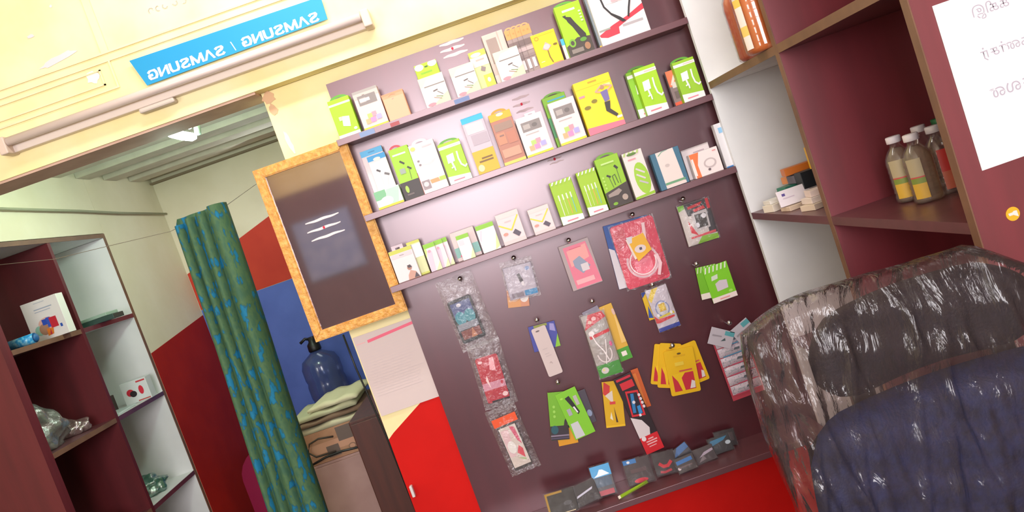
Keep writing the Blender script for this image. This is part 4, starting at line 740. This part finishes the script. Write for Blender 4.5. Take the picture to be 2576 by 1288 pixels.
# A4 paper and sticker on the near panel
p = at(2345, 15, y=1.36)
t = thing('notice_sheet', 'white A4 sheet with large grey mirrored lettering on the near cabinet panel', 'paper', (p.x, 1.3605, 1.3725))
obj('sheet', B(0, .21, -.0006, .0006, 0, .294), PAPER, t)
GREYT = mat('grey_print', 'b9b0bd', .6)
for s, u, v, hh in (('\u0b95\u0bcd\u0b95\u0bbf\u0b87', 2452, 55, .026), ('\u0b95\u0ba3\u0bcd\u0ba4\u0bb0\u0bcd', 2474, 160, .026), ('\u0ba4\u0bb2\u0bc8', 2494, 263, .026)):
    try:
        me, w, h = textmesh(s, hh, bold=.004); q = at(u, v, y=1.36)
        o = link('lettering', me, GREYT, t); o.location = (q.x-p.x, -.0009, q.z-1.3725)
    except Exception as e: print('text fail', e)
p = at(2548, 538, y=1.361)
t = thing('round_sticker', 'small round yellow sticker with a white mark below the sheet', 'sticker', (p.x, 1.3612, p.z))
bm = bmesh.new(); prism(bm, [(.0122*math.cos(a*PI/16), .0122*math.sin(a*PI/16)) for a in range(32)], -.0005, .0004); obj('disc', bm, ink('eeae28'), t)
decal(t, .024, .024, -.0006, [P_('f0dcd4', (.15, .62), (.45, .62), (.6, .7), (.82, .66), (.84, .2), (.5, .42), (.2, .42))], x0=-.012, z0=-.012, name='white_mark')

# ------------------------------------------------------------------ left built-in cabinet
lc = thing('storage_cabinet', 'open maroon cabinet with white end panel built into the left wall of the back room', 'cabinet', (XL, 3.82, 0))
def lp(name, x0, x1, y0, y1, z0, z1, m, par=None): return obj(name, B(x0-XL, x1-XL, y0-3.82, y1-3.82, z0, z1), m, par or lc)
XI = XL-.36
lp('side_panel', XI, XL-.002, 3.818, 3.836, .02, 2.055, WHITE)
lp('divider', XI, XL-.0025, 3.34, 3.362, .02, 2.055, WOODL)
lp('side_panel', XI, XL-.0025, 2.842, 2.864, .02, 2.055, WOODL)
lp('front_panel', XL-.5, XL-.0025, 2.815, 2.841, .02, 2.055, WOODL) if False else None
lp('back_panel', XI-.012, XI, 2.842, 3.836, .02, 2.055, WHITE)
lp('top_panel', XI, XL-.002, 2.842, 3.836, 2.056, 2.074, WHITE)
lp('edge_band', XL-.002, XL+.001, 2.842, 3.8375, 2.056, 2.075, EDGE)
lp('edge_band', XL-.002, XL+.001, 3.818, 3.8375, .02, 2.056, EDGE)
for z in (1.672, 1.270, .855, .43):
    for a, b in ((3.3625, 3.8175), (2.8645, 3.3395)):
        s = lp('shelf', XI+.001, XL-.0025, a, b, z-.018, z, SHELF if b < 3.5 else WHITE)
        lp('edge_band', XL-.0024, XL, a, b, z-.019, z+.0005, EDGE if b < 3.5 else SHELF, lc)
lp('edge_band', XL-.0024, XL+.0002, 3.34, 3.362, .02, 2.055, WOODL)
# wall left of the near panel
struct('wall_left_near', B(XL-.6, XL-.001, 2.812, 2.8405, 0, 2.5), WOODL)
# things on it
p = at(110, 780, y=3.20)
t = thing('phone_box', 'white box with a colourful cluster print on the upper left cabinet shelf', 'box', (at(108, 790, y=3.2).x, 3.2, 1.6726))
obj('box', B(-.075, .075, 0, .05, 0, .165, .001), ink('efebe6'), t)
decal(t, .15, .165, 0, [R_('a8b4c4', .3, .76, .8, .785), R_('b8c0cc', .3, .70, .74, .72), R_('c8ccd0', .35, .92, .65, .94), E_('e8b8a8', .52, .38, .24, .16), E_('94c4b0', .26, .26, .12, .12), E_('b08468', .4, .26, .14, .14), R_('2c50b8', .4, .36, .6, .5), R_('3858c0', .52, .28, .64, .52), R_('cc2838', .6, .24, .8, .5), R_('2c58b8', .84, .2, .9, .28), P_('e88028', (.44, .08), (.6, .1), (.64, .24), (.46, .26)), P_('c83048', (.5, .1), (.56, .1), (.56, .24))], x0=-.075)
t = thing('battery_tube', 'sky blue cylindrical pack lying in front of the white box on the upper left shelf', 'pack', (at(55, 850, y=3.03).x, 3.03, 1.6726))
obj('tube_body', tube(bmesh.new(), [(-.055, 0, .02), (.048, 0, .02)], .0195, 18), noisy('blue_wrap', ['1c78b8', '2c9cd0', '8cc8d8'], nscale=25, rough=.35), t, True)
obj('tube_end', tube(bmesh.new(), [(.0481, 0, .02), (.056, 0, .02)], [.0195, .012], 18), ink('1b5a90'), t, True)
def slab(label, x, y, z, w, d, h, col, cat='pack', name='phone_pack', rz=0, group=None):
    t = thing(name, label, cat, (x, y, z), group, (0, 0, rz)); obj('box', B(-w/2, w/2, -d/2, d/2, 0, h, .002), ink(col) if isinstance(col, str) else col, t); return t
x = at(255, 800, y=3.55).x
slab('dark green flat pack, lower of two in the left cabinet', x, 3.55, 1.6726, .15, .12, .022, '28423a', rz=.1, group='flat packs on the left cabinet')
slab('pale grey green flat pack, upper of two in the left cabinet', x-.01, 3.55, 1.6952, .13, .1, .014, '9cb4a4', rz=-.05, group='flat packs on the left cabinet')
def crumple(name, label, cat, x, y, z, w, d, h, m, seed, group=None, fl=.25, kind=None):
    """a soft bag: squashed sphere pushed about at random, flat underneath"""
    rnd = random.Random(seed); bm = bmesh.new(); bmesh.ops.create_icosphere(bm, subdivisions=4, radius=.5)
    offs = [(Vector((rnd.uniform(-1, 1), rnd.uniform(-1, 1), rnd.uniform(-1, 1))).normalized(), rnd.uniform(6, 16), rnd.uniform(0, 6)) for _ in range(7)]
    for v in bm.verts:
        n = v.co.normalized(); k = 1+sum(math.sin(o.dot(n)*f+ph) for o, f, ph in offs)*fl/7*1.6
        v.co = n*.5*k; v.co.z = max(v.co.z, -.3)
    z0 = min(v.co.z for v in bm.verts); z1 = max(v.co.z for v in bm.verts)
    for v in bm.verts: v.co = Vector((v.co.x*w, v.co.y*d, (v.co.z-z0)/(z1-z0)*h))
    o = obj(name, bm, m, None, True); o.location = (x, y, z); tag(o, label, cat, group); return o
bag = clear('milky_bag', tint='e8ece6', gloss=.28, rough=.25, diff=.35, bump=1, bs=25, dcol='a8b0a8')
bagg = clear('green_bag', tint='c8ece0', gloss=.3, rough=.2, diff=.35, bump=1, bs=25, dcol='2c8c74')
def onL(u, v, x): return at(u, v, x=x)
zz = 1.2706
crumple('plastic_bag', 'large crumpled clear plastic bag on the near lower shelf of the left cabinet', 'plastic bag', XL-.14, 3.02, zz, .20, .26, .19, bag, 1, 'plastic bags on the left cabinet')
crumple('plastic_bag', 'small crumpled clear plastic bag with pinkish content beside the large one', 'plastic bag', XL-.13, 3.235, zz, .15, .10, .07, clear('pink_bag', tint='ecdcd8', gloss=.3, rough=.2, diff=.4, bump=1, bs=25, dcol='a88c88'), 2, 'plastic bags on the left cabinet')
t = thing('speaker_pack', 'white box with red and black round speaker prints in the left cabinet', 'box', (at(345, 980, y=3.7).x, 3.68, 1.2706), None, (0, 0, .05))
obj('box', B(-.062, .062, 0, .06, 0, .105, .002), ink('d8dcdc'), t)
decal(t, .124, .105, 0, [R_('c83c44', .62, .86, .96, .93), E_('c82c3c', .3, .5, .14, .16), E_('2a2024', .4, .42, .13, .14), E_('d0283c', .72, .5, .09, .2), R_('b84c40', .5, .04, .96, .09)], x0=-.062)
slab('dark brown box beside the white red speaker box on the left cabinet', XL-.19, 3.60, zz, .10, .10, .075, '3c2c28', name='brown_box', cat='box')
slab('flat white folded sheet at the front of the lower far shelf on the left cabinet', XL-.085, 3.50, zz, .12, .2, .008, 'c8d4d4', name='folded_sheet', cat='paper', rz=.1)
crumple('plastic_bag', 'crumpled bag with green content on the bottom far shelf of the left cabinet', 'plastic bag', XL-.14, 3.60, .8556, .19, .16, .10, bagg, 3, 'plastic bags on the left cabinet')
crumple('plastic_bag', 'green tinted bag on the bottom near shelf of the left cabinet', 'plastic bag', XL-.12, 3.12, .8556, .2, .18, .09, bagg, 5, 'plastic bags on the left cabinet')

# ------------------------------------------------------------------ curtain and wires in the opening
CY = 2.86
CUR = noisy('curtain_cloth', ['23789e', '1f6080', '456a50', '537250', '446852'], scale=(1, 1, .45), nscale=44, pos=(.37, .41, .44, .50, .64), rough=.7, detail=2, spec=.2)
cx0, cx1 = at(437, 553, y=CY).x, at(562, 508, y=CY).x; ztop = at(500, 530, y=CY).z
t = thing('curtain', 'green curtain with a blue leaf pattern in the opening to the back room', 'curtain', ((cx0+cx1)/2, CY, .25))
prof = []
ws = [.215, .21, .225, .35]; W_ = cx1-cx0; xx = -W_/2
for wk in ws:
    for i in range(12):
        a = PI*i/12; prof.append((xx+W_*wk*(i/12), -.040*math.sin(a)**.6*(1.3 if wk > .3 else 1)))
    xx += W_*wk
prof.append((W_/2, 0)); n1 = len(prof)
prof += [(W_/2-W_*i/8, .035+.01*math.sin(i*2)) for i in range(0, 9)]
bm = bmesh.new(); rows = []
NZ = 36
for j in range(NZ+1):
    f = j/NZ; z = (ztop-.25)*f; row = []
    for i, (px, py) in enumerate(prof):
        k = min(3, int((px/W_+.5)*4.2)) if i < n1 else 3
        dz = (-.028, -.016, -.008, 0)[k]*(f**8)
        wob = .0018*math.sin(j*.3+k*1.7)
        wid = 1+.06*(1-f)
        row.append(bm.verts.new((px*wid+wob-.052*(1-f)*1.5, py*(1+.12*math.sin(j*.2+k)), z+dz)))
    rows.append(row)
n = len(prof)
for a, b in zip(rows, rows[1:]):
    for i in range(n): bm.faces.new((a[i], a[(i+1) % n], b[(i+1) % n], b[i]))
obj('cloth', bm, CUR, t, True)
bm = bmesh.new()
for q in range(16): pass
ring = [(W_/2-.012+.006*math.cos(a*PI/8), -.012, ztop-.25-.03+.016*math.sin(a*PI/8)) for a in range(17)]
obj('eyelet', tube(bm, ring, .0022, 6, False), mat('eyelet_brass', 'b8a070', .4, metal=.6), t, True)
def wire(name, label, pts, r, m):
    o = obj(name, tube(bmesh.new(), pts, r, 6), m, None, True); return tag(o, label, 'wire')
WIREM = mat('grey_wire', '7d7463', .7)
wire('curtain_wire', 'thin sagging wire across the opening that carries the green curtain', [at(u, v, y=CY+.05) for u, v in ((-20, 668), (136, 652), (264, 621), (429, 582), (500, 548), (568, 518), (643, 464), (705, 430))], .0012, WIREM)
wire('ceiling_cable', 'grey cable running along the left wall of the back room to the far corner', [at(-40, 524, x=XL+.02), at(200, 531, x=XL+.02), at(300, 536, x=XL+.02), Vector((XL+.02, 4.585, at(412, 540, y=4.58).z))], .006, mat('cable_grey', '9a9a82', .7))
wire('hanging_cable', 'thin black cable hanging straight down below the mirror beside the pier', [at(863, 842, y=2.85), at(895, 925, y=2.85), at(931, 1005, y=2.85), at(975, 1105, y=2.85), at(1052, 1300, y=2.85)], .0035, BLACKP)

# lamp
lp_ = at(455, 342, y=3.15)
t = thing('ceiling_lamp', 'glowing compact fluorescent lamp under the back room ceiling', 'lamp', (lp_.x, 3.15, lp_.z))
em = mat('lamp_glow', 'f2fffa', .5, emit=22)
a, b = at(418, 336, y=3.15)-lp_, at(494, 346, y=3.15)-lp_
obj('tube', tube(bmesh.new(), [a, a.lerp(b, .12), a.lerp(b, .5), a.lerp(b, .88), b], [.004, .013, .018, .016, .006], 12), em, t, True)
a, b = at(456, 321, y=3.2)-lp_, at(486, 318, y=3.2)-lp_
obj('tube', tube(bmesh.new(), [a, a.lerp(b, .3), a.lerp(b, .7), b], [.003, .009, .009, .003], 12), em, t, True)
c = at(497, 328, y=3.18)-lp_
obj('lamp_holder', tube(bmesh.new(), [c+Vector((-.004, 0, -.018)), c+Vector((.004, .0, .02))], .013, 12), mat('lamp_holder', 'b8d0c4', .4), t, True)
obj('lamp_rod', tube(bmesh.new(), [c+Vector((.004, 0, .0205)), Vector((c.x+.004, c.y, 2.503-lp_.z))], .003, 8), WHITEP, t, True)
l = bpy.data.lights.new('lamp_light', 'POINT'); l.energy = 17; l.color = (.74, 1, .84); l.shadow_soft_size = .05
lo = bpy.data.objects.new('lamp_light', l); C.objects.link(lo); lo.location = (lp_.x-.02, 3.1, lp_.z-.05)

# ------------------------------------------------------------------ back room furniture
BEI = noisy('beige_enamel', ['a8857e', 'b08e86'], rough=.5)
t = thing('filing_cabinet', 'tall pinkish beige metal cabinet with a carton on top behind the curtain', 'cabinet', (-.985, 3.30, 0))
obj('body', B(-.20, .155, 0, .42, .02, .80, .004), BEI, t)
obj('door', B(-.196, .135, -.012, -.001, .03, .79, .003), BEI, t)
obj('side_strip', B(.137, .154, -.010, -.001, .03, .79, .001), mat('side_grey', '7c7478', .5), t)
obj('plinth', B(-.18, .14, .02, .40, 0, .0195), BLACKP, t)
CAR = noisy('cardboard', ['a87c60', 'b48a6c'], rough=.85, nscale=6)
t = thing('carton', 'brown cardboard carton with printed squares on the beige cabinet', 'carton', (-.97, 3.30, .8006))
obj('box', B(-.19, .15, 0, .34, 0, .135, .002), CAR, t)
decal(t, .34, .135, 0, [R_('c49478', .0, .3, 1, .62), R_('6c5c54', .58, .5, .80, .95), R_('6c5c54', .40, .1, .56, .46), R_('9c7058', .88, .1, .98, .9), E_('8c6c58', .72, .24, .05, .1), E_('c49478', .72, .24, .035, .07)], x0=-.19)
wire('loose_cable', 'looped dark cable lying against the front of the carton', [at(u, v, y=3.285) for u, v in ((838, 1098), (800, 1104), (778, 1118), (776, 1140), (796, 1150), (845, 1135))], .004, mat('dark_cable', '3c3028', .6))
wire('black_strap', 'black cable lying along the bottom of the carton on the cabinet', [at(u, v, y=3.28) for u, v in ((782, 1172), (820, 1150), (860, 1135), (940, 1115))], .005, BLACKP)
for k, (dx, dz, w, h, c, l) in enumerate(((0, 0, .34, .020, 'c4c0a0', 'pale green folded paper bundle lying lowest on the carton'), (.02, .030, .32, .016, '7c6450', 'brown file in the middle of the paper pile on the carton'), (-.01, .055, .29, .02, 'b8b896', 'pale green paper bundle near the top of the pile on the carton'), (.05, .084, .22, .018, 'cfcaa8', 'cream rolled papers on top of the pile on the carton'))):
    t = thing('paper_bundle', l, 'paper', (-.98+dx, 3.44, .9366+dz), 'papers piled on the carton', (0, 0, random.uniform(-.1, .1)))
    bm = bmesh.new(); n = 16
    for s in (0, 1):
        g = [[bm.verts.new((-w/2+w*i/n, -.14+.28*j/6, s*h*(1 if 0 < i < n else .6)+.004*math.sin(i*.9+k)*s)) for j in range(7)] for i in range(n+1)]
        if s == 0: lo_ = g
        else: hi_ = g
        for i in range(n):
            for j in range(6): bm.faces.new((g[i][j], g[i+1][j], g[i+1][j+1], g[i][j+1]))
    for i in range(n):
        for j in (0, 6): bm.faces.new((lo_[i][j], lo_[i+1][j], hi_[i+1][j], hi_[i][j]))
    for j in range(6):
        for i in (0, n): bm.faces.new((lo_[i][j], lo_[i][j+1], hi_[i][j+1], hi_[i][j]))
    obj('sheets', bm, noisy('papers_'+c, [c, c], nscale=20, rough=.8), t, True)
# brown cupboard next to it
t = thing('wooden_cupboard', 'dark red brown wooden cupboard side standing behind the pier', 'cupboard', (-.70, 2.95, 0))
DK = noisy('dark_wood', ['3c1a14', '4c221a'], scale=(8, 8, .7), rough=.5)
obj('body', B(-.105, .05, 0, .40, .02, 1.0, .004), DK, t); obj('door', B(-.10, .045, -.014, -.001, .03, .99, .003), DK, t)
obj('handle', B(-.09, -.082, -.026, -.0145, .50, .58, .002), mat('handle_grey', 'a09498', .4), t)
# water jar on a stool by the blue wall
jp = at(805, 925, y=4.3)
t = thing('stool', 'dark stool under the water jar by the blue wall', 'stool', (jp.x+.03, 4.3, 0))
obj('seat', B(-.17, .17, -.15, .15, .80, .84, .01), BLACKP, t)
for sx in (-.14, .14):
    for sy in (-.12, .12): obj('leg', B(sx-.015, sx+.015, sy-.015, sy+.015, 0, .799), BLACKP, t)
t = thing('water_jar', 'large clear water jar with a black pump on a stool by the blue wall', 'water jar', (jp.x+.01, 4.3, .8406))
obj('jar_body', lathe(bmesh.new(), [(.08, 0), (.10, .01), (.105, .04), (.10, .06), (.105, .08), (.105, .14), (.10, .16), (.105, .18), (.105, .24), (.09, .28), (.04, .31), (.028, .32)]), clear('jar_plastic', tint='b8c4e0', gloss=.05, rough=.15, diff=.22, dcol='7c8cb8', fk=.4), t, True)
obj('pump', lathe(bmesh.new(), [(.034, .321), (.036, .33), (.034, .36), (.02, .375), (.018, .40)]), BLACKP, t, True)
obj('spout', tube(bmesh.new(), [(0, 0, .385), (-.03, -.01, .40), (-.06, -.02, .385)], .008, 8), BLACKP, t, True)
# magenta plastic chair
cp = at(600, 1120, y=3.9)
MAG = mat('magenta_plastic', '8c1440', .4)
t = thing('plastic_chair', 'magenta plastic chair with rounded back behind the curtain', 'chair', (cp.x+.08, 3.9, 0))
obj('seat', B(-.2, .2, -.2, .2, .42, .445, .01), MAG, t)
bm = bmesh.new(); pts = [(-.2, .4455), (.2, .4455), (.2, .66)]+[(.2*math.cos(a*PI/12), .66+.16*math.sin(a*PI/12)) for a in range(1, 12)]+[(-.2, .66)]
prism(bm, pts, .18, .2); obj('backrest', bm, MAG, t)
for sx in (-.17, .17):
    for sy in (-.17, .17): obj('leg', B(sx-.015, sx+.015, sy-.015, sy+.015, 0, .4195), MAG, t)

# ------------------------------------------------------------------ office chair under a plastic cover
CHY = 1.235
t = thing('office_chair', 'black office chair wrapped in a crinkled clear plastic cover in the right foreground', 'chair', (.56, CHY, 0))
LEA = noisy('black_leatherette', ['07070d', '0c0d1a'], rough=.55, nscale=20, bump=.2, spec=.25)
LEB = noisy('navy_leatherette', ['0a1836', '10244e'], rough=.55, nscale=20, bump=.2, spec=.25)
def pad(name, w, h, th, z, m, x=0, crown=.0, y=0, rnd=1.5):
    bm = bmesh.new(); nx, nz = 20, 16
    fr_, bk = [], []
    for s, L_s in ((-1, fr_), (1, bk)):
        for i in range(nx+1):
            col = []
            for j in range(nz+1):
                u, v = -1+2*i/nx, -1+2*j/nz
                e = (1-abs(u)**5)*(1-abs(v)**5); k = max(e, 0)**.45
                X = u*w/2*(1-.10*max(0, abs(v)-.35)**1.6*rnd); Z = v*h/2*(1-.10*max(0, abs(u)-.75)**1.2*rnd*4)+crown*(1-u*u)
                col.append(bm.verts.new((x+X, y+s*th/2*k+.03*u*u*-1, z+Z)))
            L_s.append(col)
        for i in range(nx):
            for j in range(nz): bm.faces.new((L_s[i][j], L_s[i+1][j], L_s[i+1][j+1], L_s[i][j+1]))
    bmesh.ops.remove_doubles(bm, verts=bm.verts, dist=.0005)
    return obj(name, bm, m, t, True)
pad('headrest', .36, .142, .07, 1.192, LEA, -.008, .008, 0, 3.2)
pad('backrest', .50, .52, .07, .845, LEB, .0, .01)
obj('back_post', B(-.12, -.08, .03, .045, .60, 1.20, .003), BLACKP, t); obj('back_post', B(.12, .16, .03, .045, .60, 1.20, .003), BLACKP, t)
pad('seat', .5, .08, .46, .50, LEA, 0, 0, -.24)
obj('gas_column', tube(bmesh.new(), [(0, -.2, .12), (0, -.2, .458)], .025, 12), BLACKP, t, True)
for k in range(5):
    a = k*2*PI/5+.3; e = Vector((.3*math.cos(a), -.2+.3*math.sin(a), .07))
    obj('leg', tube(bmesh.new(), [(0.02*math.cos(a), -.2+.02*math.sin(a), .11), e], [.022, .014], 8), BLACKP, t)
    obj('caster', tube(bmesh.new(), [e+Vector((-.012, 0, -.04)), e+Vector((.012, 0, -.04))], .028, 12), BLACKP, t)
# cover: a loose bag around the back
def cover():
    rnd = random.Random(11); bm = bmesh.new(); NU, NV = 150, 90
    xL, xR, zT, zB = -.268, .262, 1.296, .55
    fold = [(rnd.uniform(-.3, .3), rnd.uniform(.004, .012), rnd.uniform(-.5, .5), rnd.uniform(.3, 1)) for _ in range(34)]
    g = []
    def surf(s, u, v):   # s=-1 front, +1 back ; u 0..1 left-right ; v 0..1 top-bottom
        X = xL+(xR-xL)*u; Z = zT-(zT-zB)*v
        left_flare = -.012*math.sin(v*9) - .035*max(0, v-.15)
        X += left_flare*(1-u)**3
        edge = (1-(2*u-1)**6)*min(1, (v*9)**.5)
        Y = s*(.018+.034*max(edge, 0)**.5)
        Z += -.020*(max(0, .18-u)/.18)**1.5*(1-v) - .03*(max(0, u-.88)/.12)**1.5*(1-v)+.006*math.sin(u*7)*(1-v)
        Z -= max(0, X-.115)*.85*(1-v)**2
        d = 0
        for fx, fwid, sl, am in fold:
            dx = (X-fx-sl*(Z-1.0)*.5)/fwid; d += am*.011*math.exp(-dx*dx)
        Y += s*d*min(1, v*6)
        Y += s*.004*math.sin(X*47+Z*31)*math.sin(Z*53-X*19)
        return Vector((X, Y-.03*(2*u-1)**2*.5, Z))
    for s in (-1, 1):
        rows = [[bm.verts.new(surf(s, i/NU, j/NV)) for j in range(NV+1)] for i in range(NU+1)]
        for i in range(NU):
            for j in range(NV): bm.faces.new((rows[i][j], rows[i+1][j], rows[i+1][j+1], rows[i][j+1]))
        g.append(rows)
    A, Bk = g
    for i in range(NU): bm.faces.new((A[i][0], A[i+1][0], Bk[i+1][0], Bk[i][0]))
    for i in (0, NU):
        for j in range(NV): bm.faces.new((A[i][j], A[i][j+1], Bk[i][j+1], Bk[i][j]))
    return bm
obj('plastic_cover', cover(), clear('cover_film', tint='f6eff0', gloss=.018, rough=.14, diff=.035, bump=1, bs=9, dcol='dcc0bc', stretch=(3.4, 1, .75), dist=.020, fk=.95), t, True)
